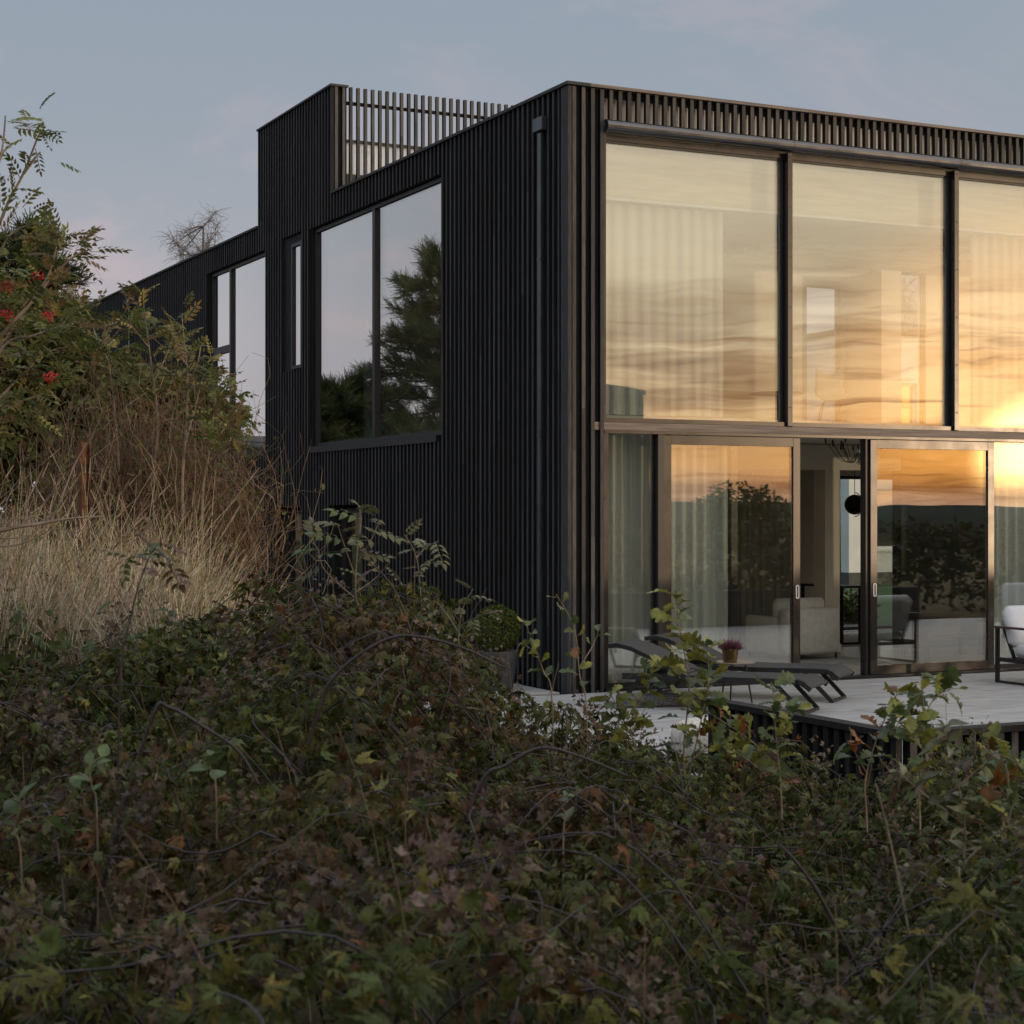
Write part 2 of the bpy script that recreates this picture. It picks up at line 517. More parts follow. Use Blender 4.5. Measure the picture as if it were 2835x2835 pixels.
M['glass_up'] = glassmat('solar_window_glass', 0.15, 2.0, 0.10)
M['glass_low'] = glassmat('sliding_door_glass', 0.14, 1.6, 0.07)
M['glass_clear'] = glassmat('clear_glass', 0.0, 1.0, 0.0)

def sheer(name, color, alpha):
    m, t, out = mat(name)
    d = t.new('ShaderNodeBsdfDiffuse'); t.put(d.inputs[0], color)
    tl = t.new('ShaderNodeBsdfTranslucent'); t.put(tl.inputs[0], color)
    m1 = t.new('ShaderNodeMixShader'); m1.inputs[0].default_value = 0.3
    t.l.new(d.outputs[0], m1.inputs[1]); t.l.new(tl.outputs[0], m1.inputs[2])
    tr = t.new('ShaderNodeBsdfTransparent')
    m2 = t.new('ShaderNodeMixShader')
    geo = t.new('ShaderNodeNewGeometry')
    nz = t.noise(t.scale(geo.outputs['Position'], (60, 60, 2)), 4.0, 2)
    t.put(m2.inputs[0], t.math('MULTIPLY_ADD', nz, 0.1, alpha, clamp=True))
    t.l.new(tr.outputs[0], m2.inputs[1]); t.l.new(m1.outputs[0], m2.inputs[2])
    t.l.new(m2.outputs[0], out.inputs[0])
    return m
M['sheer'] = sheer('white_sheer_curtain', (0.88, 0.87, 0.83), 0.90)
M['drape'] = sheer('grey_brown_curtain', (0.46, 0.42, 0.37), 0.97)
M['sheer_up'] = sheer('white_sheer_curtain_upper', (0.86, 0.85, 0.81), 0.88)

def groundmat():
    m, t, out = mat('rough_grass_soil')
    geo = t.new('ShaderNodeNewGeometry')
    p = geo.outputs['Position']
    a = t.noise(p, 0.35, 4, 0.6)
    b_ = t.noise(p, 9.0, 6, 0.7)
    c = t.mix(t.sstep(a, 0.4, 0.6), (0.050, 0.060, 0.024), (0.085, 0.066, 0.040))
    c = t.mix(t.sstep(b_, 0.35, 0.7), c, (0.028, 0.026, 0.016))
    b = t.new('ShaderNodeBsdfPrincipled')
    t.put(b.inputs['Base Color'], c); b.inputs['Roughness'].default_value = 0.95
    b.inputs['Specular IOR Level'].default_value = 0.1
    bn = t.new('ShaderNodeBump'); bn.inputs['Strength'].default_value = 0.8; bn.inputs['Distance'].default_value = 0.05
    t.put(bn.inputs['Height'], b_); t.l.new(bn.outputs[0], b.inputs['Normal'])
    t.l.new(b.outputs[0], out.inputs[0])
    return m
M['ground'] = groundmat()
M['lawn'] = pbr('lawn', (0.045, 0.085, 0.022), 0.9, var=0.35, nscale=6, bump=0.4)
M['hill'] = pbr('far_woodland', (0.030, 0.034, 0.022), 0.95, var=0.4, nscale=0.08)

# ------------------------------------------------------------------ terrain
def sst(v, a, b):
    t = np.clip((v - a) / (b - a), 0, 1)
    return t * t * (3 - 2 * t)
def height(X, Y):
    X = np.asarray(X, float); Y = np.asarray(Y, float)
    dx, dy = X - CAM[0], Y - CAM[1]
    h = np.full_like(X, -0.45)
    bank = sst(-X, 3.3, 5.9) * sst(Y, -11.5, -6.0) * (1 - sst(Y, 26, 40))
    h = h + 1.65 * bank
    near = sst(-Y, 8.4, 12.0) * (1 - sst(-Y, 20, 34)) * (1 - sst(X, -2, 6))
    h = h + 0.75 * near * (1 - 0.5 * sst(X, -7, -3))
    fall = sst(-Y, 22, 90) * 3.2
    h = h - fall
    h = h + 0.05 * np.sin(X * 1.3 + 0.7 * Y) * np.sin(Y * 0.9 - X * 0.4) * (np.abs(X) < 40)
    house = (X > -0.6) & (X < 13.5) & (Y > -0.6) & (Y < 23.5)
    return np.where(house, np.minimum(h, -0.45), h)
def axis(lo, hi, step, far):
    a = list(np.arange(lo, hi + 1e-6, step))
    q = step
    x = hi
    while x < far:
        q *= 1.35; x += q; a.append(x)
    q = step; x = lo
    while x > -far:
        q *= 1.35; x -= q; a.insert(0, x)
    return np.array(a)
gx, gy = axis(-16, 16, 0.5, 2500), axis(-26, 30, 0.5, 2500)
XX, YY = np.meshgrid(gx, gy, indexing='ij')
ZZ = height(XX, YY)
gv = np.stack([XX, YY, ZZ], -1).reshape(-1, 3)
ni, nj = len(gx), len(gy)
ii, jj = np.meshgrid(np.arange(ni - 1), np.arange(nj - 1), indexing='ij')
gf = np.stack([ii * nj + jj, (ii + 1) * nj + jj, (ii + 1) * nj + jj + 1, ii * nj + jj + 1], -1).reshape(-1, 4)
me = bpy.data.meshes.new('ground')
me.from_pydata(gv.tolist(), [], gf.tolist())
me.materials.append(M['ground'])
me.polygons.foreach_set('use_smooth', [True] * len(gf))
ground = link(bpy.data.objects.new('ground', me))
ground['kind'] = 'structure'

# far wooded hills towards the sunset (they show in the glazing)
mb = MB()
n = 160
for ring, (dist, hmin, hmax) in enumerate(((420, 1.0, 3.6), (900, 2.5, 6.5))):
    vs = []
    for k in range(n + 1):
        a = R(-150) + R(300) * k / n - R(90) + R(20)
        hh = hmin + (hmax - hmin) * (0.5 + 0.5 * math.sin(k * 0.21 + ring * 2) * math.sin(k * 0.077 + 1.3 * ring)) + random.uniform(-0.35, 0.35)
        ca, sa = math.cos(a), math.sin(a)
        vs += [(dist * ca, dist * sa, -9.0), (dist * ca * 1.02, dist * sa * 1.02, hh - 3.0), (dist * 1.25 * ca, dist * 1.25 * sa, -9.0)]
    fs = []
    for k in range(n):
        b = 3 * k
        fs += [(b, b + 3, b + 4, b + 1), (b + 1, b + 4, b + 5, b + 2)]
    mb.add(vs, fs)
hills = mb.build('hills', M['hill'], smooth=True)
hills['kind'] = 'structure'

# ------------------------------------------------------------------ terrace
TW, TD = 1.19, 0.59
terrace = MB().box(-1.97, 13.0, -8.0, -5.71, -0.60, -0.021).box(-1.90, 13.0, -5.705, -0.02, -0.60, -0.021).box(-1.30, -0.08, -0.018, 1.2, -0.60, -0.021).build('terrace', M['grout'])
terrace['kind'] = 'structure'
tm = MB().bbox(0, TW, 0, TD, -0.02, 0.0, 0.002).mesh('tile', M['tile'])
row = 0
y = -7.97
while y + TD < 0.0:
    x = -1.90 + (0.0 if row % 2 == 0 else 0.6)
    if row % 2:
        o = link(bpy.data.objects.new('tile', tm), terrace)
        o.location = (x - 0.6, y, 0.0); o.scale = (0.498, 1, 1)
    while x + TW < 12.9:
        o = link(bpy.data.objects.new('tile', tm), terrace)
        o.location = (x, y, -0.0012 * random.random())
        x += 1.2
    row += 1
    y += 0.6

for k in range(2):
    o = link(bpy.data.objects.new('tile', tm), terrace)
    o.location = (-1.29, 0.0 + k * 0.6, 0.0)

# lawn strip and path behind the house (seen through the rooms)
lawn = MB().box(4.75, 60, 7.8, 60, -0.6, -0.045).build('lawn', M['lawn'])
lawn['kind'] = 'structure'
path = MB().box(4.75, 40, 6.72, 7.9, -0.6, -0.02).build('path', M['grout'])
path['kind'] = 'structure'

# ================================================================== the house
house = empty('house', (0, 0, 0), 0, 'long black timber-slatted house with a glazed sunset-facing front and roof screen', 'house')
HX, HYN = 12.3, 22.85                 # extents
LW = lambda t, d, z: (0.055 + d, t, z)          # left (long) wall
RW = lambda s, d, z: (s, 0.055 + d, z)          # right (glazed) wall
OPEN_L = [(3.41, 8.08, 2.74, 6.0), (8.49, 9.35, 4.0, 6.03), (10.25, 13.35, 2.76, 5.98),
          (8.49, 9.72, -0.45, 1.95), (6.10, 7.21, -0.45, 1.98), (11.0, 12.0, -0.45, 1.80), (18.95, 20.3, 2.9, 5.0)]
lw = wall_mesh(LW, 0.055, HYN, -0.6, 6.36, 0.22, OPEN_L).build('timber_side_wall', M['board'], house)
OPEN_R = [(0.44, 9.90, -0.6, 6.30)]
rw = wall_mesh(RW, 0.28, HX, -0.6, 6.36, 0.10, OPEN_R).build('glazed_front_wall', M['board'], house)
# roof-top volume: left wall and solid return
T0, T1, TZ = 7.15, 10.51, 7.93
tw = MB().box(0.055, 0.24, T0 + 0.05, T1 - 0.05, 6.37, TZ - 0.04).build('roof_volume_wall', M['board'], house)

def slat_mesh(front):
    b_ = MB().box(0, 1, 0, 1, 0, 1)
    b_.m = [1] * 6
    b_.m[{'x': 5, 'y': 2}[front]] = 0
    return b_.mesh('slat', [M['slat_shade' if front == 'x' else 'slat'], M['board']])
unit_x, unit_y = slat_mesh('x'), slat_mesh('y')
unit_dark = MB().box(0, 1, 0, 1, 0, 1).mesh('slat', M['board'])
slats = []                            # (distance, x, y, z0, dx, dy, dz, parent)
def addslat(x, y, z0, dx, dy, dz, parent):
    d = math.hypot(x - CAM[0], y - CAM[1])
    u = ((x - CAM[0]) * CO - (y - CAM[1]) * SI) / max(0.1, ((x - CAM[0]) * SI + (y - CAM[1]) * CO))
    slats.append((d if abs(u) < 0.292 else d + 200, x, y, z0, dx, dy, dz, parent))
PL = 0.1222
t = 0.20
while t < HYN - 0.06:
    top = 6.365 if not (T0 <= t <= T1 - 0.03) else TZ - 0.04
    cuts = sorted([(o[2], o[3]) for o in OPEN_L if o[0] - 0.03 < t + 0.02 < o[1] + 0.01])
    z = -0.45
    for a, b in cuts:
        if a - z > 0.05: addslat(0.0, t, z, 0.054, 0.044, a - z, lw)
        z = max(z, b)
    addslat(0.0, t, z, 0.054, 0.044, top - z, lw)
    t += PL
PR = 0.1112
s_ = 0.052
while s_ < HX - 0.05:
    if s_ < 0.42 or s_ > 9.92:
        addslat(s_, 0.0, -0.04, 0.043, 0.054, 6.395 - 0.0, rw)
    else:
        addslat(s_, 0.0, 6.045, 0.043, 0.054, 0.315, rw)
    s_ += PR
# roof screen
scr = empty('roof_screen'); scr.parent = house
s_ = 0.052
k = 0
while s_ < 5.2:
    z1 = TZ - 0.04 if k < 2 else TZ - 0.03
    addslat(s_, T0, 6.41, 0.043, 0.05, z1 - 6.41, scr)
    s_ += PR
    k += 1
slats.sort(key=lambda q: q[0])
for q in slats[:296]:
    o = link(bpy.data.objects.new('slat', unit_x if q[7] is lw else unit_y), q[7])
    o.location = q[1:4]
    o.scale = q[4:7]
rest = {}
for q in slats[296:]:
    b = rest.setdefault(q[7].name, MB()).box(q[1], q[1] + q[4], q[2], q[2] + q[5], q[3], q[3] + q[6])
    b.m[-6:] = [1] * 6
    b.m[-1 if q[7] is lw else -4] = 0
for nm, b in rest.items():
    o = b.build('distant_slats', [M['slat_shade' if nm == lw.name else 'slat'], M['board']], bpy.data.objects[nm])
    o['kind'] = 'stuff'
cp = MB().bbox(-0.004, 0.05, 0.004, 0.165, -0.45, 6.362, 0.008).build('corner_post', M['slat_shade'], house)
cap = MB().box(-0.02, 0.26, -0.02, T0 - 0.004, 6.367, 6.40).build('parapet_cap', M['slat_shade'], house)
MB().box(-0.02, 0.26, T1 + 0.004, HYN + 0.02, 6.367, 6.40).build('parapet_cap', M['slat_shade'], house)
MB().box(0.262, HX, -0.02, 0.24, 6.367, 6.40).build('parapet_cap', M['beam'], house)
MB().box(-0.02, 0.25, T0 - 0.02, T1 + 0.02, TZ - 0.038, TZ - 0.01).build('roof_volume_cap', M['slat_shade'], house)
MB().box(0.06, 0.245, T0 + 0.052, T0 + 0.10, 6.41, TZ - 0.045).build('solid_return', M['board'], scr)
for za in (7.66, 6.50):
    MB().box(0.25, 5.25, T0 + 0.052, T0 + 0.09, za, za + 0.045).build('rail', M['board'], scr)
# glazed stair head behind the roof screen
MB().box(0.30, 5.2, T1 - 0.62, T1 - 0.45, 6.37, 7.22).box(0.30, 5.2, T1 - 0.60, T1 - 0.50, 7.73, 7.77).build('stair_head_wall', M['dark_alu'], house)
for k in range(8):
    MB().box(0.32 + k * 0.61, 0.32 + k * 0.61 + 0.60, T1 - 0.56, T1 - 0.545, 7.225, 7.725).build('frosted_panel', M['gable'], house)
# roof slab, floors, inner walls
MB().box(0.28, HX, 0.16, 6.7, 6.02, 6.30).box(0.28, 4.6, 6.7, HYN - 0.1, 6.02, 6.30).build('roof_slab', M['white_plaster'], house)
MB().box(0.28, HX, 0.30, 6.7, 2.80, 2.93).box(0.28, 4.6, 6.7, HYN - 0.1, 2.75, 2.93).build('upper_floor', M['white_plaster'], house)
MB().box(0.28, HX, 0.07, 6.7, -0.3, -0.012).build('room_floor', M['wood_floor'], house)
wall_mesh(lambda s, d, z: (HX - 0.02 - d, s, z), 0.2, 6.7, -0.3, 6.0, 0.18, [(0.5, 3.0, 0.0, 2.45), (3.6, 6.2, 0.0, 2.45), (0.5, 3.0, 3.0, 5.8), (3.6, 6.2, 3.0, 5.8)]).build('end_wall', M['plaster'], house)  # unseen end of the house; openings added to let more skylight indoors
MB().box(0.28, 0.30, 0.35, 3.3, -0.01, 2.74).box(0.28, 0.30, 0.35, 3.3, 2.94, 6.01).build('side_lining', M['white_plaster'], house)
pw = wall_mesh(lambda s, d, z: (s, 3.2 + d, z), 0.31, 6.87, -0.01, 2.79, 0.26, [(4.2, 5.60, -0.01, 2.45), (5.84, 6.87, -0.01, 2.45)]).build('partition_wall', M['plaster'], house)
MB().box(5.585, 5.855, 3.185, 3.475, -0.011, 0.10).build('skirting', M['white_plaster'], house)
MB().box(6.88, 12.0, 3.2, 3.4, -0.011, 2.79).build('dark_partition', M['darkwall'], house)
rear = wall_mesh(lambda s, d, z: (s, 6.5 + d, z), 0.31, HX - 0.22, -0.01, 6.01, 0.2,
                 [(7.9, 9.75, -0.01, 2.45), (7.63, 8.32, 3.0, 5.46), (8.86, 9.99, 3.0, 5.76)]).build('rear_wall', M['plaster'], house)
MB().box(0.45, 0.5, 5.9, 12.2, -0.44, 2.1).build('unlit_room_sheet', M['board'], house)  # black sheet added behind the lower windows so the rooms look unlit
MB().box(4.4, 4.58, 6.72, HYN - 0.1, -0.4, 6.0).build('wing_wall', M['board'], house)
MB().box(0.3, 4.39, 10.0, 10.2, -0.4, 6.0).box(0.3, 4.39, HYN - 0.3, HYN - 0.1, -0.6, 6.0).box(0.3, 4.6, 6.72, HYN - 0.1, -0.6, -0.45).build('cross_wall', M['plaster'], house)
MB().box(1.4, 1.5, 3.6, 6.4, 2.94, 4.25).build('kitchen_wall', M['greenwall'], house)
for a, b, z0, z1 in ((7.9, 9.75, 0.0, 2.45), (7.63, 8.32, 3.0, 5.46), (8.86, 9.99, 3.0, 5.76)):
    wdw = MB().box(a, a + 0.05, 6.55, 6.6, z0, z1).box(b - 0.05, b, 6.55, 6.6, z0, z1).box(a + 0.05, b - 0.05, 6.55, 6.6, z1 - 0.05, z1).box(a + 0.05, b - 0.05, 6.55, 6.6, z0, z0 + 0.05).build('rear_window', M['dark_alu'], house)
    MB().box(a + 0.05, b - 0.05, 6.57, 6.58, z0 + 0.05, z1 - 0.05).build('pane', M['glass_clear'], wdw)

# ---- windows of the long timber side
def side_window(t0, t1, z0, z1, mulls=(), trans=(), rec=0.075, glass='glass', sill=0.0):
    w_ = empty('window'); w_.parent = house
    x0, x1 = rec, rec + 0.07
    fw = 0.05
    f = MB().box(x0, x1, t0, t0 + fw, z0, z1).box(x0, x1, t1 - fw, t1, z0, z1).box(x0, x1, t0 + fw, t1 - fw, z1 - fw, z1).box(x0, x1, t0 + fw, t1 - fw, z0, z0 + fw)
    f.build('frame', M['dark_alu'], w_)
    edges = [t0 + fw]
    for m_ in mulls:
        MB().box(x0 - 0.012, x1 + 0.003, m_ - 0.045, m_ + 0.045, z0 + fw, z1 - fw).build('mullion', M['dark_alu'], w_)
        edges += [m_ - 0.045, m_ + 0.045]
    edges.append(t1 - fw)
    for k in range(0, len(edges), 2):
        a, b = edges[k], edges[k + 1]
        zs = [z0 + fw]
        for (tk, z_) in trans:
            if tk == k // 2:
                MB().box(x0 - 0.006, x1 + 0.002, a, b, z_ - 0.06, z_ + 0.06).build('transom', M['dark_alu'], w_)
                zs += [z_ - 0.06, z_ + 0.06]
        zs.append(z1 - fw)
        for q in range(0, len(zs), 2):
            MB().box(x0 + 0.03, x0 + 0.05, a, b, zs[q], zs[q + 1]).build('pane', M[glass], w_)
    if sill:
        MB().box(-0.012, x0, t0 + 0.01, t1 - 0.01, z0 - sill, z0 - 0.003).build('sill', M['dark_alu'], w_)
    return w_
side_window(3.43, 8.03, 2.83, 5.99, mulls=(5.705,), sill=0.09)
side_window(8.52, 8.98, 4.02, 5.90, rec=0.03)
MB().box(0.05, 0.09, 8.985, 9.345, 4.0, 6.02).box(0.05, 0.09, 8.5, 8.98, 5.905, 6.02).build('reveal_panel', M['board'], house)
side_window(10.27, 13.30, 2.83, 5.97, mulls=(12.2,), trans=((1, 3.45), (1, 4.62)), sill=0.07)
side_window(8.52, 9.69, -0.45, 1.90, rec=0.15)
side_window(6.13, 7.18, -0.45, 1.93, rec=0.15)
side_window(11.03, 11.97, -0.45, 1.77, rec=0.15)
side_window(18.98, 20.27, 2.92, 4.97, rec=0.15)
# roller blinds behind the narrow panes
for (a, b, z0, z1) in ((8.58, 9.26, 4.08, 5.95), (12.3, 13.2, 2.9, 5.9)):
    MB().box(0.27, 0.285, a, b, z0, z1).build('roller_blind', M['cushion'], house)

# ---- downpipes with rain hoppers
def downpipe(t):
    d = empty('downpipe', (0, t, 0)); d.parent = house
    MB().bbox(-0.065, -0.002, -0.11, 0.11, 5.98, 6.13, 0.008).build('hopper', M['pipe'], d)
    MB().bbox(-0.042, -0.006, -0.036, 0.036, -0.4, 5.972, 0.008).build('pipe', M['pipe'], d)
    for z in (0.8, 2.7, 4.6):
        MB().box(-0.046, -0.004, -0.042, 0.042, z, z + 0.02).build('bracket', M['pipe'], d)
downpipe(0.60)
downpipe(18.70)

# ---- glazed front
def pane_box(x0, x1, y0, y1, z0, z1, name, m_, parent):
    b_ = MB().box(x0, x1, y0, y1, z0, z1)
    ta, tb = random.uniform(-0.0022, 0.0022), random.uniform(-0.0016, 0.0016)
    b_.v = [(x, y + ta * (x - (x0 + x1) / 2) + tb * (z - (z0 + z1) / 2), z) for x, y, z in b_.v]
    return b_.build(name, m_, parent)
BAYS = [0.46, 2.80, 5.155, 7.51, 9.865]
gf_ = empty('front_glazing'); gf_.parent = house
GZ0, GZ1 = 2.89, 5.83
MB().box(0.30, 9.9, 0.02, 0.13, 2.755, 2.838).build('timber_beam', M['beam'], gf_)
MB().box(0.44, 9.9, 0.005, 0.135, 2.722, 2.752).build('drip_lip', M['bronze'], gf_)
MB().box(0.40, 0.462, 0.015, 0.14, 2.842, 5.90).build('jamb', M['bronze'], gf_)
MB().box(0.43, 0.49, 0.015, 0.14, -0.03, 2.72).build('jamb', M['bronze'], gf_)
for k in range(4):
    a, b = BAYS[k] + 0.004, BAYS[k + 1] - 0.004
    if k: a += 0.032
    b -= 0.032
    wd = empty('upper_window'); wd.parent = gf_
    MB().box(a, b, 0.075, 0.14, 5.84, 5.90).build('head_rail', M['bronze'], wd)
    MB().box(a, b, 0.09, 0.14, 5.815, 5.838).build('gasket', M['dark_alu'], wd)
    MB().box(a, b, 0.03, 0.14, 2.842, 2.888).build('sill_rail', M['bronze'], wd)
    MB().box(a, a + 0.014, 0.085, 0.14, 2.89, 5.812).box(b - 0.03, b, 0.085, 0.14, 2.89, 5.812).build('gasket', M['dark_alu'], wd)
    pane_box(a + 0.016, b - 0.032, 0.105, 0.125, 2.89, 5.812, 'pane', M['glass_up'], wd)
    aw = MB()
    prof = []
    for q in range(9):                # rounded front, flat back
        an = R(100) + R(160) * q / 8
        prof.append((-0.015 + 0.075 * math.cos(an) * 1.1, 5.97 + 0.068 * math.sin(an)))
    prof += [(0.0, 5.902), (0.0, 6.037)]
    aw.extr(prof, BAYS[k] + (0.0 if k else -0.03), BAYS[k + 1] - 0.006)
    aw.build('awning_cassette', M['awning'], gf_, smooth=False)
    if k < 3:
        m_ = BAYS[k + 1]
        ml = MB().bbox(m_ - 0.034, m_ + 0.034, -0.004, 0.15, 2.842, 5.895, 0.004).build('mullion', M['bronze'], gf_)
        for z in np.arange(3.05, 5.9, 0.56):
            MB().lathe([(0.0, -0.002), (0.008, -0.002), (0.008, 0.004), (0.0, 0.004)], 8).build('screw', M['black_metal'], ml).matrix_local = Matrix.Translation((m_, -0.006, z)) @ Matrix.Rotation(R(90), 4, 'X')
def frame_ring(a, b, z0, z1, y0, y1, st, sb):
    return MB().bbox(a, a + st, y0, y1, z0, z1, 0.004).bbox(b - st, b, y0, y1, z0, z1, 0.004).box(a + st, b - st, y0 + 0.003, y1 - 0.003, z1 - st, z1 - 0.002).box(a + st, b - st, y0 + 0.003, y1 - 0.003, z0 + 0.002, z0 + sb)
def sliding_leaf(a, b, y0, handle=None):
    d = empty('sliding_door'); d.parent = gf_
    frame_ring(a, b, 0.02, 2.715, y0, y0 + 0.065, 0.098, 0.10).build('frame', M['bronze'], d)
    pane_box(a + 0.10, b - 0.10, y0 + 0.022, y0 + 0.044, 0.122, 2.615, 'pane', M['glass_low'], d)
    if handle:
        h = MB()
        n = 20
        ring = []
        for ro in (1.0, 0.6):
            for k in range(n):
                an = 2 * math.pi * k / n
                cx, cz = math.cos(an), math.sin(an)
                ring.append((handle + cx * 0.023 * (1 if ro == 1 else 0.45), y0 - 0.012, 0.99 + cz * 0.023 * (1 if ro == 1 else .45) + (0.055 if cz > 0 else -0.055)))
        fs = [(k, (k + 1) % n, n + (k + 1) % n, n + k) for k in range(n)]
        back = [(x, y0 - 0.001, z) for x, y, z in ring[:n]]
        h.add(ring + back, fs + [(k, (k + 1) % n, 2 * n + (k + 1) % n, 2 * n + k) for k in range(n)])
        h.build('handle', M['pale_steel'], d)
        hb = MB().box(handle - 0.012, handle + 0.012, y0 - 0.006, y0 - 0.001, 0.93, 1.05).build('handle_recess', M['black_metal'], d)
sliding_leaf(1.18, 2.96, 0.03, handle=2.915)
sliding_leaf(3.93, 5.75, 0.03, handle=3.985)
MB().box(1.105, 1.178, 0.02, 0.16, 0.0, 2.72).build('post', M['dark_alu'], gf_)
MB().bbox(2.13, 2.22, 0.17, 0.24, 0.0, 2.72, 0.004).build('post', M['bronze'], gf_)
MB().box(3.885, 3.925, 0.06, 0.16, 0.0, 2.72).build('post', M['dark_alu'], gf_)
MB().box(0.44, 9.9, -0.03, 0.16, -0.06, 0.016).build('threshold', M['dark_alu'], gf_)
for a, b in ((0.495, 1.10), (5.76, 7.50), (7.54, 9.86)):
    p_ = MB().box(a, a + 0.02, 0.10, 0.14, 0.017, 2.72).box(b - 0.02, b, 0.10, 0.14, 0.017, 2.72).box(a + .02, b - .02, 0.10, 0.14, 0.017, 0.06).build('fixed_light', M['dark_alu'], gf_)
    pane_box(a + 0.021, b - 0.021, 0.112, 0.132, 0.061, 2.72, 'pane', M['glass_low'], p_)
MB().box(7.505, 7.535, 0.02, 0.16, 0.0, 2.72).build('post', M['dark_alu'], gf_)
# spruce edge beam and curtain track inside the upper windows
MB().box(0.45, 11.9, 0.30, 0.42, 5.29, 6.01).build('edge_beam', M['glulam'], house)
MB().box(0.45, 11.9, 0.302, 0.36, 5.255, 5.288).build('curtain_track', M['white_plaster'], house)
for k in range(7):
    MB().box(5.6 + k * 0.62, 5.6 + k * 0.62 + 0.5, 4.6, 6.4, 5.62 + 0.03 * k, 5.70 + 0.03 * k).build('ceiling_board', M['glulam'], house)
MB().box(8.40, 8.78, 5.6, 6.49, 2.94, 5.6).build('inner_pier', M['white_plaster'], house)

# ================================================================== curtains
def curtain(x0, x1, y, z0, z1, wl, amp, m_, label, group=None):
    nx = max(12, int((x1 - x0) / wl * 14))
    pts = []
    ph = random.uniform(0, 6)
    for i in range(nx + 1):
        x = x0 + (x1 - x0) * i / nx
        v = math.sin(2 * math.pi * x / wl + ph + 0.8 * math.sin(x * 3.1))
        pts.append((x, amp * (abs(v) ** 0.7) * (1 if v > 0 else -1) + 0.25 * amp * math.sin(x * 11 + ph)))
    vs, fs = [], []
    nz = 5
    for lay in (0, 0.003):
        for j in range(nz + 1):
            f = j / nz
            for i, (x, dy) in enumerate(pts):
                vs.append((x + 0.012 * math.sin(i * 0.7 + j) * (1 - f), y + lay + dy * (1.12 - 0.35 * f), z0 + (z1 - z0) * f))
    W = nx + 1
    for l_ in (0, 1):
        o_ = l_ * W * (nz + 1)
        for j in range(nz):
            for i in range(nx):
                q = (o_ + j * W + i, o_ + j * W + i + 1, o_ + (j + 1) * W + i + 1, o_ + (j + 1) * W + i)
                fs.append(q if l_ == 0 else q[::-1])
    o = MB().add(vs, fs).build('curtain', m_, smooth=True)
    return tag(o, label, 'curtain', group)
curtain(0.56, 1.20, 0.34, 0.03, 2.74, 0.115, 0.035, M['sheer'], 'white sheer curtain behind the narrow ground floor pane at the corner')
curtain(1.36, 2.30, 0.36, 0.03, 2.74, 0.14, 0.032, M['sheer'], 'pale sheer curtain behind the left sliding door')
curtain(5.95, 8.4, 0.34, 0.03, 2.74, 0.15, 0.035, M['sheer'], 'pale sheer curtain behind the fixed pane right of the doors')
curtain(0.62, 2.22, 0.40 + 0.06, 2.95, 5.25, 0.165, 0.022, M['sheer_up'], 'white pleated curtain in the upper window nearest the corner')
curtain(5.75, 7.6, 0.46, 2.95, 5.25, 0.165, 0.022, M['sheer_up'], 'white pleated curtain in the upper window at the right edge')
curtain(4.22, 5.58, 3.75, 0.01, 2.44, 0.11, 0.03, M['drape'], 'dark grey-brown drape behind the linen armchair')
curtain(7.80, 8.12, 6.3, 0.01, 2.43, 0.10, 0.03, M['drape'], 'grey-brown drape beside the rear garden window')

# ================================================================== furniture indoors
# armchair with a loose linen cover, seen from behind
ac = empty('armchair', (4.62, 2.55, 0), R(8), 'pale linen-covered armchair seen from behind beside the open door', 'armchair')
def soft(mb, x0, x1, y0, y1, z0, z1, b):
    return mb.bbox(x0, x1, y0, y1, z0, z1, b)
soft(MB(), -0.47, 0.47, -0.40, -0.22, 0.07, 0.66, 0.04).build('back_cover', M['linen'], ac, True)
soft(MB(), -0.44, 0.40, -0.21, -0.05, 0.36, 0.78, 0.05).build('back_cushion', M['linen'], ac, True)
soft(MB(), -0.47, -0.31, -0.215, 0.42, 0.07, 0.55, 0.04).build('arm', M['linen'], ac, True)
soft(MB(), 0.31, 0.47, -0.215, 0.42, 0.07, 0.55, 0.04).build('arm', M['linen'], ac, True)
soft(MB(), -0.30, 0.30, -0.05, 0.42, 0.12, 0.42, 0.05).build('seat_cushion', M['linen'], ac, True)
for sx in (-0.42, 0.42):
    for sy in (-0.35, 0.36):
        MB().tube([(sx, sy, 0), (sx, sy, 0.075)], 0.014, n=8).build('leg', M['black_metal'], ac)
tag(MB().bbox(3.5, 5.4, 1.5, 3.0, -0.0115, -0.003, 0.003).build('rug', M['rug']), 'flat pale grey rug under the linen armchair', 'rug')
tag(MB().bbox(6.0, 9.4, 3.9, 5.9, -0.0115, -0.003, 0.003).build('rug', M['rug']), 'pale grey rug in the rear room by the garden window', 'rug')

# console table with slim steel frame
ct = empty('console_table', (6.72, 4.6, 0), 0, 'slim black console table in the rear room beside the pillar', 'table')
MB().bbox(-0.18, 0.18, -0.5, 0.5, 0.80, 0.83, 0.004).build('top', M['black_metal'], ct)
for sx in (-0.16, 0.16):
    for sy in (-0.47, 0.47):
        MB().box(sx - 0.018, sx + 0.018, sy - 0.018, sy + 0.018, 0.0, 0.798).build('leg', M['black_metal'], ct)
MB().box(-0.14, 0.14, -0.485, -0.455, 0.0, 0.03).build('foot_rail', M['black_metal'], ct)
# low dark bench table behind the right hand door
bt = empty('bench_table', (6.75, 2.15, 0), R(0), 'low dark oak table behind the right sliding door', 'table')
MB().bbox(-0.62, 0.62, -0.3, 0.3, 0.50, 0.58, 0.01).build('top', M['dark_oak'], bt)
for sx in (-0.48, 0.48):
    for sy in (-0.2, 0.2):
        MB().bbox(sx - 0.045, sx + 0.045, sy - 0.04, sy + 0.04, -0.01, 0.499, 0.006).build('leg', M['dark_oak'], bt)
MB().box(-0.43, 0.43, -0.02, 0.02, 0.22, 0.27).build('stretcher', M['dark_oak'], bt)

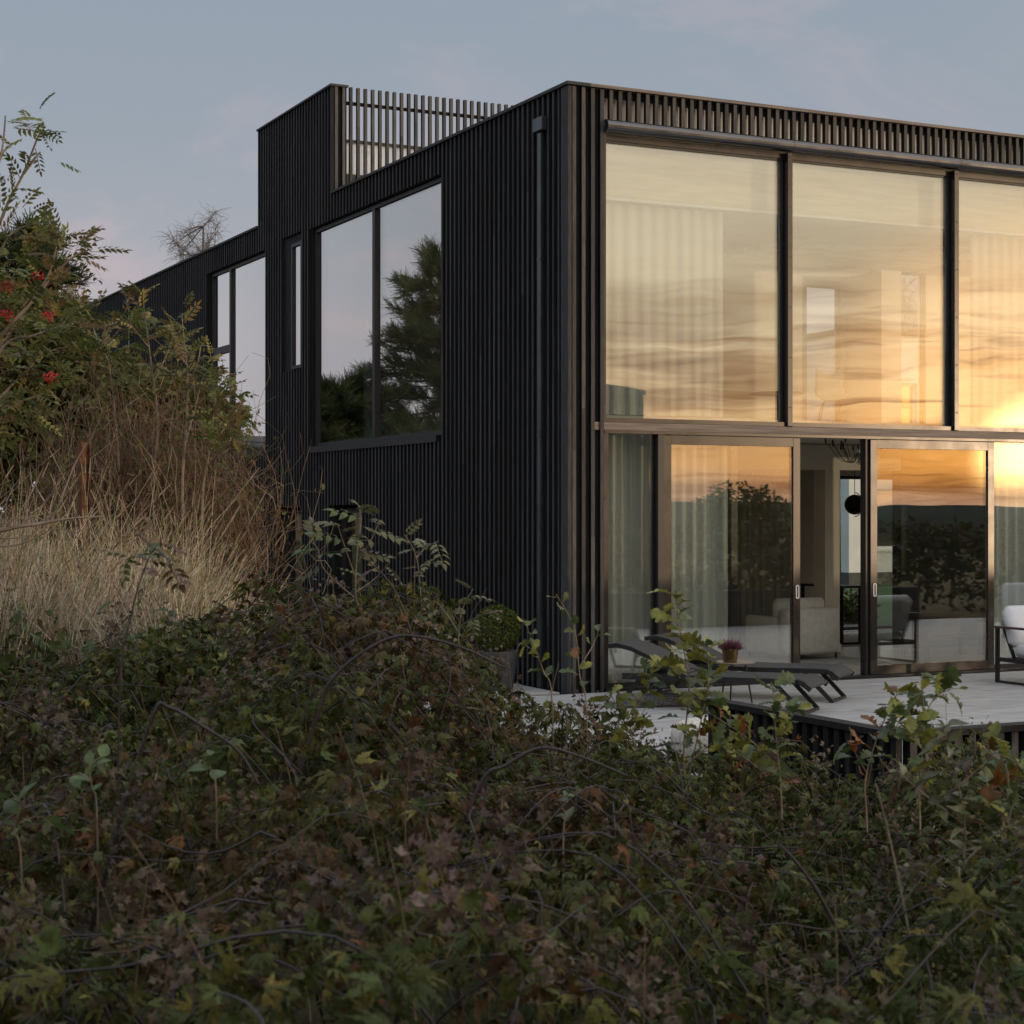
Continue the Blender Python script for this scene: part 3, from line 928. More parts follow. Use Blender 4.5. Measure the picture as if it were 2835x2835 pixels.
# pendant: black globe inside a ring
pl = empty('pendant_lamp', (7.44, 5.0, 1.99), 0, 'black globe pendant lamp with a thin outer ring in the rear room', 'lamp')
prof = [(0.0, -0.15)] + [(0.15 * math.cos(a), 0.15 * math.sin(a)) for a in np.linspace(-1.45, 1.45, 14)] + [(0.0, 0.15)]
MB().lathe(prof, 28).build('globe', M['black_metal'], pl, True)
MB().tube([(0.178 * math.cos(a), 0.05 * math.cos(a), 0.178 * math.sin(a)) for a in np.linspace(-math.pi / 2, math.pi / 2, 20)], 0.007, n=6).build('ring', M['black_metal'], pl, True)
MB().tube([(0, 0, 0.15), (0, 0, 0.80)], 0.005, n=6).build('cord', M['black_metal'], pl)
MB().box(-0.10, 0.10, -0.03, 0.03, 0.785, 0.80).build('ceiling_rose', M['black_metal'], pl)
# chandelier: chrome stem with looping black arms
ch = empty('chandelier', (4.66, 1.2, 2.80), 0, 'chandelier with looping black wire arms and chrome stem above the open door', 'lamp')
MB().lathe([(0.0, -0.34), (0.022, -0.34), (0.022, -0.2), (0.035, -0.19), (0.035, -0.10), (0.012, -0.09), (0.012, 0.0), (0.0, 0.0)], 16).build('stem', M['chrome'], ch, True)
for k in range(22):
    a = k * 2.399
    rr = (0.42, 0.32, 0.24)[k % 3]
    zt = (-0.07, -0.11, -0.15)[k % 3]
    pts = []
    for q in range(9):
        f = q / 8
        pts.append((rr * f * math.cos(a), rr * f * math.sin(a), -0.16 - 0.16 * math.sin(math.pi * min(1, f * 1.1)) + (zt + 0.16) * f ** 2))
    arm = MB().tube(pts, 0.0035, n=5).build('arm', M['black_metal'], ch)
    e = pts[-1]
    MB().tube([e, (e[0], e[1], e[2] + 0.055)], 0.011, n=8).build('bulb_holder', M['black_metal'], arm)
# upper floor: shell chair and small table as silhouettes behind the glass
uc = empty('shell_chair', (5.55, 3.0, 2.93), R(150), 'white shell chair on slim legs in the upper middle window', 'chair')
vs, fs = [], []
for j in range(9):
    f = j / 8
    yy = -0.22 + 0.42 * min(1, f * 1.5)
    z_ = 0.43 if f < 0.55 else 0.43 + (f - 0.55) / 0.45 * 0.38
    yy = 0.22 - 0.44 * min(1, f / 0.6) - (0.08 * max(0, f - 0.6) / 0.4)
    for i in range(9):
        g = i / 8 * 2 - 1
        vs.append((0.23 * g * (1 - 0.25 * f), yy, z_ + 0.10 * g * g))
for j in range(8):
    for i in range(8):
        fs.append((j * 9 + i, j * 9 + i + 1, (j + 1) * 9 + i + 1, (j + 1) * 9 + i))
sh = MB().add(vs, fs).build('seat_shell', M['cushion'], uc, True)
sm = sh.modifiers.new('thick', 'SOLIDIFY'); sm.thickness = 0.012
for sx in (-0.2, 0.2):
    for sy in (-0.2, 0.2):
        MB().tube([(sx * 0.5, sy * 0.5, 0.42), (sx, sy, 0)], 0.01, n=6).build('leg', M['black_metal'], uc)
ut = empty('round_table', (4.75, 3.1, 2.93), 0, 'small round table beside the shell chair upstairs', 'table')
MB().lathe([(0.0, 0.50), (0.34, 0.50), (0.35, 0.515), (0.34, 0.53), (0.0, 0.53)], 24).build('top', M['dark_oak'], ut)
MB().tube([(0, 0, 0.02), (0, 0, 0.5)], 0.02, n=8).build('leg', M['black_metal'], ut)
MB().lathe([(0.0, 0.0), (0.2, 0.0), (0.19, 0.02), (0.0, 0.025)], 20).build('base', M['black_metal'], ut)

# ================================================================== terrace furniture
def lounger(loc, rz, label):
    L = empty('sun_lounger', loc, rz, label, 'sun lounger', 'sun loungers on the terrace')
    # local x: foot end (0) -> head end (1.95); y: width
    path_ = [(-0.06, 0.265), (0.0, 0.315), (0.06, 0.335), (0.35, 0.335), (0.8, 0.33), (1.18, 0.335)]
    back_ = [(1.19, 0.345), (1.36, 0.42), (1.55, 0.515), (1.72, 0.585), (1.86, 0.615), (1.98, 0.60)]
    def slab(path, hw, th):
        mb = MB()
        vs = []
        for (x, z) in path:
            vs += [(x, -hw, z), (x, hw, z), (x, hw, z - th), (x, -hw, z - th)]
        fs = []
        m = len(path)
        for i in range(m - 1):
            for k in range(4):
                fs.append((i * 4 + k, i * 4 + (k + 1) % 4, (i + 1) * 4 + (k + 1) % 4, (i + 1) * 4 + k))
        fs += [(3, 2, 1, 0), tuple(4 * (m - 1) + k for k in range(4))]
        return mb.add(vs, fs)
    slab(path_, 0.275, 0.014).build('seat_sling', M['sling'], L)
    slab(back_, 0.275, 0.014).build('back_sling', M['sling'], L)
    for sy in (-1, 1):
        r_ = MB()
        for i in range(len(path_) - 1):
            a, b = path_[i], path_[i + 1]
            r_.bar((a[0], sy * 0.298, a[1] - 0.024), (b[0] + 0.01, sy * 0.298, b[1] - 0.024), 0.03, 0.046)
        r_.bar((1.18, sy * 0.298, 0.305), (1.80, sy * 0.298, 0.30), 0.034, 0.06)
        r_.build('side_rail', M['black_metal'], L)
        b_ = MB()
        for i in range(len(back_) - 1):
            a, b = back_[i], back_[i + 1]
            b_.bar((a[0], sy * 0.272, a[1] - 0.022), (b[0], sy * 0.272, b[1] - 0.022), 0.03, 0.04)
        b_.build('back_rail', M['black_metal'], L)
    for x0, x1 in ((0.30, 0.02), (1.62, 1.86)):
        lg = MB()
        for sy in (-1, 1):
            lg.bar((x0, sy * 0.27, 0.29), (x1, sy * 0.25, 0.012), 0.028, 0.04, up=(1, 0, 0))
        lg.bar((x1, -0.262, 0.014), (x1, 0.262, 0.014), 0.028, 0.026)
        lg.build('leg_loop', M['black_metal'], L)
    MB().bar((1.62, 0.0, 0.50), (1.40, 0.0, 0.30), 0.03, 0.02).build('back_prop', M['black_metal'], L)
    return L
ax = math.atan2(0.77, -0.63)          # direction from foot to head
lounger((2.06, -1.93, 0), ax, 'black sling sun lounger nearer the sliding doors, behind the side table')
lounger((1.19, -2.68, 0), ax, 'black sling sun lounger nearest the parapet, in front of the side table')

st = empty('side_table', (1.02, -1.60, 0), 0, 'small round brown side table between the two loungers', 'table')
MB().lathe([(0.0, 0.385), (0.20, 0.385), (0.208, 0.392), (0.208, 0.40), (0.2, 0.405), (0.0, 0.405)], 36).build('top', M['table_top'], st)
for k in range(3):
    a = R(70) + k * R(120)
    MB().tube([(0.11 * math.cos(a), 0.11 * math.sin(a), 0.384), (0.18 * math.cos(a), 0.18 * math.sin(a), 0.0)], 0.010, 0.008, n=8).build('leg', M['black_metal'], st)
hp = empty('potted_heather', (0.93, -1.66, 0.406), 0, 'pink heather in a small brass pot on the round side table', 'plant')
MB().lathe([(0.0, 0.0), (0.062, 0.0), (0.068, 0.01), (0.082, 0.125), (0.084, 0.13), (0.078, 0.13), (0.07, 0.11), (0.0, 0.105)], 28).build('pot', M['gold'], hp, True)
hm = MB()
for k in range(420):
    a = random.uniform(0, 6.283); el = math.acos(random.uniform(0.25, 1))
    d = Vector((math.sin(el) * math.cos(a), math.sin(el) * math.sin(a), math.cos(el)))
    ln = random.uniform(0.09, 0.15)
    b0 = Vector((0.04 * math.cos(a) * random.random(), 0.04 * math.sin(a) * random.random(), 0.11))
    e = b0 + Vector((d.x * ln * 0.85, d.y * ln * 0.85, d.z * ln * 0.9))
    hm.tube([b0, b0.lerp(e, 0.55)], 0.0012, n=3, cap=False)
    hm.tube([b0.lerp(e, 0.5), b0.lerp(e, 0.8), e], 0.0042, 0.0015, n=4, cap=False)
hm.build('heather_sprigs', M['heather'], hp)

# outdoor armchair at the right edge
oa = empty('lounge_chair', (5.17, -1.52, 0), R(-90), 'black metal lounge chair with white cushions at the right edge', 'armchair')
for sy in (-0.40, 0.40):
    MB().bar((-0.38, sy, 0.0), (-0.38, sy, 0.60), 0.045, 0.032, up=(0, 1, 0)).bar((0.38, sy, 0.0), (0.38, sy, 0.60), 0.045, 0.032, up=(0, 1, 0)).bar((-0.36, sy, 0.014), (0.36, sy, 0.014), 0.03, 0.024).bar((-0.36, sy, 0.26), (0.36, sy, 0.25), 0.03, 0.045).build('side_frame', M['black_metal'], oa)
    MB().bbox(-0.405, 0.42, sy - 0.035, sy + 0.035, 0.601, 0.625, 0.005).build('armrest', M['dark_oak'], oa)
MB().bar((-0.36, -0.385, 0.25), (-0.36, 0.385, 0.25), 0.035, 0.04).build('cross_frame', M['black_metal'], oa)
MB().bar((0.36, -0.385, 0.25), (0.36, 0.385, 0.25), 0.035, 0.04).build('cross_frame', M['black_metal'], oa)
for sy in (-0.33, 0.33):
    MB().bar((-0.18, sy, 0.26), (-0.36, sy, 0.62), 0.03, 0.03).build('back_strut', M['black_metal'], oa)
cu = MB().bbox(-0.20, 0.44, -0.36, 0.36, 0.285, 0.43, 0.05).build('seat_cushion', M['cushion'], oa, True)
cb = MB().bbox(-0.09, 0.09, -0.36, 0.36, 0.0, 0.46, 0.06).build('back_cushion', M['cushion'], oa, True)
cb.matrix_local = Matrix.Translation((-0.21, 0, 0.40)) @ Matrix.Rotation(R(-17), 4, 'Y')
# outdoor sofa further along, mirrored in the right hand door
so = empty('outdoor_sofa', (10.3, -3.3, 0), R(100), 'white cushioned outdoor sofa on the terrace beyond the right edge', 'sofa')
MB().bbox(-0.42, 0.42, -0.95, 0.95, 0.18, 0.28, 0.01).build('base_frame', M['black_metal'], so)
for sx in (-0.38, 0.38):
    for sy in (-0.9, 0.9):
        MB().box(sx - 0.02, sx + 0.02, sy - 0.02, sy + 0.02, 0.0, 0.179).build('leg', M['black_metal'], so)
for sy in (-0.475, 0.475):
    MB().bbox(-0.25, 0.42, sy - 0.46, sy + 0.46, 0.281, 0.43, 0.05).build('seat_cushion', M['cushion'], so, True)
    MB().bbox(-0.42, -0.24, sy - 0.46, sy + 0.46, 0.282, 0.82, 0.05).build('back_cushion', M['cushion'], so, True)

# boucle pouf and the dark stone slab by the lounger
bp = MB()
vs, fs = [], []
nu_, nv_ = 40, 22
for j in range(nv_ + 1):
    ph = -math.pi / 2 + math.pi * j / nv_
    cz = math.sin(ph); cr = math.cos(ph)
    rr = math.copysign(abs(cr) ** 0.55, cr) * 0.33
    for i in range(nu_):
        a = 2 * math.pi * i / nu_
        wob = 1 + 0.03 * math.sin(3 * a + 1) + 0.015 * math.sin(9 * a + 5 * ph)
        vs.append((rr * math.cos(a) * wob, rr * math.sin(a) * wob, 0.18 + 0.18 * math.copysign(abs(cz) ** 0.7, cz)))
for j in range(nv_):
    for i in range(nu_):
        fs.append((j * nu_ + i, j * nu_ + (i + 1) % nu_, (j + 1) * nu_ + (i + 1) % nu_, (j + 1) * nu_ + i))
bo = bp.add(vs, fs).build('pouf', M['boucle'], smooth=True)
bo.location = (-1.55, -5.28, 0.0)
tag(bo, 'round cream boucle pouf beside the end of the black parapet', 'pouf')
slb = MB().bbox(-0.55, 0.25, -0.16, 0.16, 0.0, 0.11, 0.02).build('stone_slab', M['speckle'])
slb.location = (0.35, -1.55, 0); slb.rotation_euler = (0, 0, R(-12))
tag(slb, 'low dark speckled stone slab under the head of the near lounger', 'stone')

# black slatted parapet round the terrace
pp = empty('slatted_parapet', (-1.95, -7.92, 0), 0, 'low black slatted parapet with flat cap round the terrace corner', 'parapet')
MB().box(0.0, 0.12, 0.0, 2.19, 0.53, 0.57).box(0.122, 13.0, 0.0, 0.12, 0.53, 0.57).build('cap', M['board'], pp)
MB().box(0.062, 0.09, 0.10, 2.18, -0.55, 0.527).box(0.11, 13.0, 0.075, 0.09, -0.55, 0.527).build('backing_board', M['board'], pp)
n_ = 0
for k in range(19):
    o = link(bpy.data.objects.new('slat', unit_dark), pp)
    o.location = (0.012, 0.03 + k * 0.1135, -0.55); o.scale = (0.048, 0.052, 1.077)
for k in range(30):
    o = link(bpy.data.objects.new('slat', unit_y), pp)
    o.location = (0.105 + k * 0.1125, 0.012, -0.55); o.scale = (0.052, 0.055, 1.077)
b = MB()
for k in range(30, 112):
    b.box(0.105 + k * 0.1125, 0.157 + k * 0.1125, 0.012, 0.067, -0.55, 0.527)
b.build('distant_slats', M['slat'], pp)['kind'] = 'stuff'

# clipped box ball in a tapered planter
tp = empty('topiary_planter', (-0.53, 0.62, 0), 0, 'clipped box ball in a dark grey tapered planter by the timber wall', 'plant')
MB().lathe([(0.0, 0.0), (0.165, 0.0), (0.172, 0.012), (0.232, 0.40), (0.234, 0.41), (0.222, 0.41), (0.212, 0.37), (0.0, 0.365)], 36).build('planter', M['plastic'], tp, True)

# ================================================================== planting helpers
def np_mesh(name, V, Q, tint=None, mats=(), parent=None, matidx=None, smooth=False):
    me = bpy.data.meshes.new(name)
    V = np.ascontiguousarray(V, dtype=np.float32); Q = np.ascontiguousarray(Q, dtype=np.int32)
    me.vertices.add(len(V)); me.vertices.foreach_set('co', V.ravel())
    me.loops.add(Q.size); me.loops.foreach_set('vertex_index', Q.ravel())
    me.polygons.add(len(Q))
    me.polygons.foreach_set('loop_start', np.arange(0, Q.size, Q.shape[1], dtype=np.int32))
    if matidx is not None: me.polygons.foreach_set('material_index', np.asarray(matidx, dtype=np.int32))
    if smooth: me.polygons.foreach_set('use_smooth', np.ones(len(Q), dtype=bool))
    for m_ in mats: me.materials.append(m_)
    if tint is not None:
        a = me.attributes.new('tint', 'FLOAT_COLOR', 'POINT')
        c4 = np.ones((len(V), 4), dtype=np.float32); c4[:, :3] = tint
        a.data.foreach_set('color', c4.ravel())
    me.update(calc_edges=True)
    return link(bpy.data.objects.new(name, me), parent)
def blade(stations, L, W, droop=0.25, fold=0.2, mid=True, off=(0, 0, 0), ang=0.0, side=0.0):
    V, Q = [], []
    for t, h in stations:
        x = L * t; z = -droop * L * t * t
        hw = W * h
        row = [(x - side * abs(hw) * 0.6, hw, z + fold * hw), (x, 0.0, z), (x - side * abs(hw) * 0.6, -hw, z + fold * hw)] if mid else [(x, hw, z + fold * hw), (x, -hw, z + fold * hw * 0.3)]
        V += row
    c = 3 if mid else 2
    for i in range(len(stations) - 1):
        for k in range(c - 1):
            Q.append((i * c + k, i * c + k + 1, (i + 1) * c + k + 1, (i + 1) * c + k))
    V = np.array(V, float)
    ca, sa = math.cos(ang), math.sin(ang)
    V = np.stack([V[:, 0] * ca - V[:, 1] * sa, V[:, 0] * sa + V[:, 1] * ca, V[:, 2]], -1) + np.array(off)
    return V, np.array(Q)
def merge(parts):
    V, Q, b = [], [], 0
    for v, q in parts:
        V.append(v); Q.append(q + b); b += len(v)
    return np.concatenate(V), np.concatenate(Q)
def frames(d, up):
    d = d / (np.linalg.norm(d, axis=1, keepdims=True) + 1e-9)
    y = np.cross(up, d); y /= (np.linalg.norm(y, axis=1, keepdims=True) + 1e-9)
    z = np.cross(d, y)
    return np.stack([d, y, z], -1)            # columns
def scatter(protos, idx, pos, Rm, sc, col):
    """merge many leaf copies into arrays"""
    Vs, Qs, Cs, b = [], [], [], 0
    for k, (v, q) in enumerate(protos):
        sel = np.where(idx == k)[0]
        if not len(sel): continue
        P_ = np.einsum('nij,vj->nvi', Rm[sel], v) * sc[sel][:, None, None] + pos[sel][:, None, :]
        n_, m_ = len(sel), len(v)
        Vs.append(P_.reshape(-1, 3))
        Qs.append((q[None] + (np.arange(n_) * m_)[:, None, None] + b).reshape(-1, q.shape[1]))
        Cs.append(np.repeat(col[sel], m_, axis=0))
        b += n_ * m_
    return np.concatenate(Vs), np.concatenate(Qs), np.concatenate(Cs)
def tubes_np(paths, r0, r1, n=3):
    """many thin tapering stems: paths (N,m,3)"""
    paths = np.asarray(paths, float)
    Np, m, _ = paths.shape
    d = np.gradient(paths, axis=1)
    d /= np.linalg.norm(d, axis=2, keepdims=True) + 1e-9
    a = np.where(np.abs(d[..., 2:3]) < 0.9, np.array([0, 0, 1.0]), np.array([1.0, 0, 0]))
    u = np.cross(d, a); u /= np.linalg.norm(u, axis=2, keepdims=True) + 1e-9
    v = np.cross(d, u)
    f = np.linspace(0, 1, m)[None, :]
    r0 = np.broadcast_to(np.asarray(r0, float), (Np,))[:, None]; r1 = np.broadcast_to(np.asarray(r1, float), (Np,))[:, None]
    r = r0 + (r1 - r0) * f
    rings = []
    for k in range(n):
        t = 2 * math.pi * k / n
        rings.append(paths + (u * math.cos(t) + v * math.sin(t)) * r[..., None])
    V = np.stack(rings, 2).reshape(-1, 3)
    base = np.arange(Np)[:, None, None] * m * n
    i = np.arange(m - 1)[None, :, None] * n; k = np.arange(n)[None, None, :]
    k2 = (k + 1) % n
    Q = np.stack([base + i + k, base + i + k2, base + i + n + k2, base + i + n + k], -1).reshape(-1, 4)
    return V, Q
def unitv(n):
    v = rng.normal(size=(n, 3)); return v / np.linalg.norm(v, axis=1, keepdims=True)
def pal(cols, wts, n, jit=0.22):
    wts = np.asarray(wts, float)
    c = np.asarray(cols, float)[rng.choice(len(cols), n, p=wts / wts.sum())]
    return c * rng.uniform(1 - jit, 1 + jit, (n, 1)) * rng.uniform(0.93, 1.07, (n, 3))

# leaf shapes
OV = [(0.0, 0.03), (0.18, 0.72), (0.42, 1.0), (0.70, 0.70), (1.0, 0.02)]
OVD = [(0.0, 0.03), (0.1, 0.45), (0.25, 0.85), (0.45, 1.0), (0.65, 0.85), (0.84, 0.45), (1.0, 0.02)]
JAG = [(0.0, 0.04), (0.10, 0.30), (0.19, 0.95), (0.25, 0.42), (0.37, 1.0), (0.43, 0.45), (0.56, 0.85), (0.62, 0.33), (0.76, 0.52), (0.82, 0.2), (1.0, 0.02)]
JAG2 = [(0.0, 0.05), (0.22, 0.95), (0.34, 0.45), (0.55, 0.9), (0.68, 0.35), (1.0, 0.02)]
OAK = [(0.0, 0.04), (0.10, 0.10), (0.18, 0.36), (0.25, 0.62), (0.31, 0.34), (0.40, 0.80), (0.47, 0.88), (0.52, 0.46), (0.61, 0.98), (0.69, 1.0), (0.74, 0.56), (0.83, 0.82), (0.90, 0.60), (1.0, 0.12)]
def palmate(prof, k, L, W, mid):
    pr = []
    for i in range(k):
        a = (0, 36, -36, 74, -74)[i]
        l_ = (1.0, 0.84, 0.84, 0.60, 0.60)[i]
        pr.append(blade(prof, L * l_, W * l_, 0.55 + 0.2 * (i % 2), 0.45, mid, (0, 0, 0), R(a + rng.uniform(-8, 8))))
    return merge(pr)
def pinnate(prof, pairs, L, l_, W, droop=0.25, mid=True):
    pr = [blade([(0, 1), (1, 0.5)], L, 0.004, droop, 0.0, True)]
    for i in range(pairs):
        t = 0.25 + 0.68 * i / max(1, pairs - 1)
        x = L * t; z = -droop * L * t * t
        for sgn in (1, -1):
            pr.append(blade(prof, l_ * (0.8 + 0.25 * math.sin(math.pi * t)), W, 0.45, 0.25, mid, (x, sgn * 0.004, z), sgn * R(62 + rng.uniform(-9, 9))))
    pr.append(blade(prof, l_, W, 0.5, 0.25, mid, (L, 0, -droop * L), 0))
    return merge(pr)

# ================================================================== bramble thicket in front
XS = [-600, 0, 300, 600, 720, 900, 1050, 1200, 1300, 1400, 1500, 1700, 1800, 1900, 2000, 2150, 2300, 2450, 2600, 2700, 2835, 3400]
YS = [1850, 1830, 1780, 1670, 1600, 1590, 1600, 1680, 1790, 1880, 1920, 1925, 1990, 2070, 2090, 2085, 2110, 2080, 2050, 2080, 2120, 2180]
def bram_top(xc, Z):
    px = CX0 + F * xc / Z
    ys = np.interp(px, XS, YS)
    zs = CAM[2] - (ys - HY) / F * 9.0
    f = np.clip((Z - 2.7) / 6.1, 0, 1)
    z = (CAM[2] - 0.305 * 2.7) * (1 - f) + zs * f - 0.10 * np.sin(math.pi * f)
    z = z - 0.05 + 0.15 * np.sin(xc * 3.3 + Z * 1.7) * np.sin(Z * 2.9 - xc * 1.1 + 1.0) + 0.05 * np.sin(xc * 7.1 - Z * 3.0)
    return z - 0.9 * np.clip((Z - 8.9) / 0.9, 0, 1) ** 2
def toworld(xc, Z, z):
    return np.stack([CAM[0] + xc * CO + Z * SI, CAM[1] - xc * SI + Z * CO, z], -1)
NC = 1620
cz = np.sqrt(rng.uniform(2.5 ** 2, 9.3 ** 2, NC)); cx = rng.uniform(-1, 1, NC) * (0.30 * cz + 1.6)
hd = rng.uniform(0, 2 * math.pi, NC)
ln = rng.uniform(0.7, 1.5, NC)
tt = np.linspace(0, 1, 15)
ax_ = cx[:, None] + np.cos(hd)[:, None] * ln[:, None] * (tt[None] - 0.55)
aZ = np.clip(cz[:, None] + np.sin(hd)[:, None] * ln[:, None] * (tt[None] - 0.55), 2.3, 9.7)
top = bram_top(ax_, aZ)
arch = np.sin(math.pi * np.clip(tt * 0.86 + 0.06, 0, 1)) ** 0.8
az_ = top + 0.03 - (1 - arch[None]) * rng.uniform(0.45, 0.8, NC)[:, None] + rng.normal(0, 0.05, NC)[:, None]
az_ = np.minimum(az_, top + rng.uniform(-0.06, 0.05, NC)[:, None])
wv = rng.normal(0, 0.025, (NC, 1)) * np.sin(tt * 9 + rng.uniform(0, 6, (NC, 1)))
canes = toworld(ax_ + wv, aZ, az_ + 0.6 * wv)
_ck = rng.uniform(size=NC) < 0.42
cV, cQ = tubes_np(canes[_ck], rng.uniform(0.0028, 0.005, int(_ck.sum())), 0.0014, 4)
# leaves along the canes
LP = 26
ti = rng.uniform(0.12, 1.0, (NC, LP))
fi = ti * 14
i0 = np.clip(fi.astype(int), 0, 13); fr_ = (fi - i0)[..., None]
ci = np.arange(NC)[:, None]
pp_ = canes[ci, i0] * (1 - fr_) + canes[ci, i0 + 1] * fr_
tg = canes[ci, i0 + 1] - canes[ci, i0]
pp_ = pp_.reshape(-1, 3); tg = tg.reshape(-1, 3)
tg /= np.linalg.norm(tg, axis=1, keepdims=True)
nL = len(pp_)
sd = np.cross(tg, np.array([0, 0, 1.0])) * rng.choice([-1, 1], (nL, 1))
dirn = 0.45 * tg + 0.9 * sd + rng.normal(0, 0.35, (nL, 3)); dirn[:, 2] += rng.uniform(-0.75, 0.15, nL)
pp_ = pp_ + dirn / np.linalg.norm(dirn, axis=1, keepdims=True) * rng.uniform(0.01, 0.05, (nL, 1))
# loose filler leaves deeper in the mass
NF = 13500
fz = np.sqrt(rng.uniform(2.4 ** 2, 9.5 ** 2, NF)); fx = rng.uniform(-1, 1, NF) * (0.30 * fz + 1.6)
fpos = toworld(fx, fz, bram_top(fx, fz) - np.abs(rng.normal(0.02, 0.16, NF)))
NE = 4200                             # thicker growth along the far edge of the thicket
ez = rng.uniform(7.4, 9.2, NE); ex = (rng.uniform(1060, 2835, NE) - CX0) / F * ez
epos = toworld(ex, ez, bram_top(ex, ez) - rng.uniform(0.0, 0.55, NE))
allp = np.concatenate([pp_, fpos, epos]); alld = np.concatenate([dirn, unitv(NF) * np.array([1, 1, 0.5]), unitv(NE) * np.array([1, 1, 0.6])])
_r = allp - np.array(CAM)
_lx = _r[:, 0] * CO - _r[:, 1] * SI; _lz = _r[:, 0] * SI + _r[:, 1] * CO
allp[:, 2] = np.minimum(allp[:, 2], bram_top(_lx, _lz) + rng.uniform(-0.03, 0.07, len(allp)))
nA = len(allp)
dist = np.linalg.norm(allp[:, :2] - np.array(CAM[:2]), axis=1)
upv = np.array([0, 0, 0.8]) + rng.normal(0, 0.55, (nA, 3))
near_p = [palmate(JAG, 5, 0.072, 0.0145, False), palmate(JAG, 5, 0.080, 0.012, False), palmate(JAG, 3, 0.080, 0.016, False)]
OV4 = [(0.0, 0.05), (0.3, 1.0), (0.62, 0.7), (1.0, 0.02)]
far_p = [palmate(JAG2, 4, 0.070, 0.014, False), palmate(JAG2, 3, 0.080, 0.016, False), palmate(JAG2, 3, 0.065, 0.014, False), palmate(OV4, 3, 0.062, 0.013, False), palmate(OV4, 5, 0.065, 0.011, False), palmate(JAG2, 3, 0.070, 0.016, False)]
idx = np.where(dist < 4.0, rng.integers(0, 3, nA), np.where(dist < 6.3, 3 + rng.choice(3, nA, p=[0.3, 0.4, 0.3]), 6 + rng.choice(3, nA, p=[0.45, 0.3, 0.25])))
idx = np.where(np.abs(_lx) > 0.30 * _lz + 0.35, 6 + rng.choice(2, nA), idx)      # beyond the picture: simpler leaves
# green and brown patches
rel = allp - np.array(CAM)
lx = rel[:, 0] * CO - rel[:, 1] * SI; lz = rel[:, 0] * SI + rel[:, 1] * CO
patch = 0.38 + np.sin(lx * 2.1 + 1.2 * np.sin(lz * 1.3)) * np.sin(lz * 1.9 + 0.7 * lx) + 0.28 * np.clip(lx, -2, 2) + rng.normal(0, 0.45, nA)
green = pal([(0.110, 0.128, 0.034), (0.060, 0.074, 0.022), (0.160, 0.155, 0.042), (0.105, 0.135, 0.048), (0.25, 0.215, 0.06)], [4, 4, 3, 2.5, 0.6], nA, 0.45)
brown = pal([(0.115, 0.074, 0.034), (0.070, 0.044, 0.028), (0.150, 0.100, 0.046), (0.115, 0.098, 0.034), (0.18, 0.085, 0.028), (0.21, 0.16, 0.08)], [4, 3, 3, 4, 1.0, 0.8], nA, 0.4)
col = np.where((patch > -0.05)[:, None], green, brown)
acc = rng.uniform(size=nA)
col = np.where((acc < 0.012)[:, None], np.array([0.30, 0.25, 0.07]), np.where((acc < 0.022)[:, None], np.array([0.22, 0.10, 0.035]), np.where((acc < 0.04)[:, None], np.array([0.20, 0.15, 0.10]), col)))
lV, lQ, lC = scatter(near_p + far_p, idx, allp, frames(alld, upv), rng.gamma(9.0, 0.068, nA).clip(0.3, 1.05), col * 0.62)
# dead seed heads and dry stalks in the thicket
ND = 260
dz_ = np.sqrt(rng.uniform(3.2 ** 2, 9 ** 2, ND)); dx_ = rng.uniform(-1, 1, ND) * (0.3 * dz_ + 0.3)
b0 = bram_top(dx_, dz_)
hh = rng.uniform(0.05, 0.28, ND) ** 1.0
lean = rng.normal(0, 0.12, (ND, 2))
sp = []
for f in np.linspace(0, 1, 5):
    sp.append(toworld(dx_ + lean[:, 0] * f * f, dz_ + lean[:, 1] * f * f, b0 - 0.35 + (hh + 0.3) * f))
sV, sQ = tubes_np(np.stack(sp, 1), 0.0025, 0.0012, 3)
NK = 150
kz = np.sqrt(rng.uniform(3.2 ** 2, 9 ** 2, NK)); kx = rng.uniform(-1, 1, NK) * (0.3 * kz + 0.3)
kc = toworld(kx, kz, bram_top(kx, kz) + rng.uniform(-0.04, 0.06, NK))
kp = (kc[:, None, :] + rng.normal(0, 1, (NK, 40, 3)) * np.array([0.035, 0.035, 0.05])).reshape(-1, 3)
kV, kQ, kC = scatter([merge([blade(OV, 0.012, 0.004, .2, .2, False, (0, 0, 0), a) for a in (0, 1.5, 3.1, 4.6)])], np.zeros(len(kp), int), kp, frames(unitv(len(kp)), unitv(len(kp))), rng.uniform(0.7, 1.5, len(kp)), np.repeat(pal([(0.11, 0.080, 0.062), (0.085, 0.060, 0.050), (0.15, 0.115, 0.09)], [2, 2, 1], NK), 40, axis=0))
lV, lQ, lC = np.concatenate([lV, kV]), np.concatenate([lQ, kQ + len(lV)]), np.concatenate([lC, kC])
V = np.concatenate([lV, cV, sV]); Q = np.concatenate([lQ, cQ + len(lV), sQ + len(lV) + len(cV)])
tint = np.concatenate([lC, np.full((len(cV), 3), 0.05), np.full((len(sV), 3), (0.20, 0.15, 0.10))])
mi = np.concatenate([np.zeros(len(lQ)), np.ones(len(cQ)), np.full(len(sQ), 2)])
th = np_mesh('bramble_thicket', V, Q, tint, (M['leaf'], M['cane'], M['straw']), None, mi)
tag(th, 'dense thicket of dark green and brown brambles filling the foreground', 'brambles', kind='stuff')

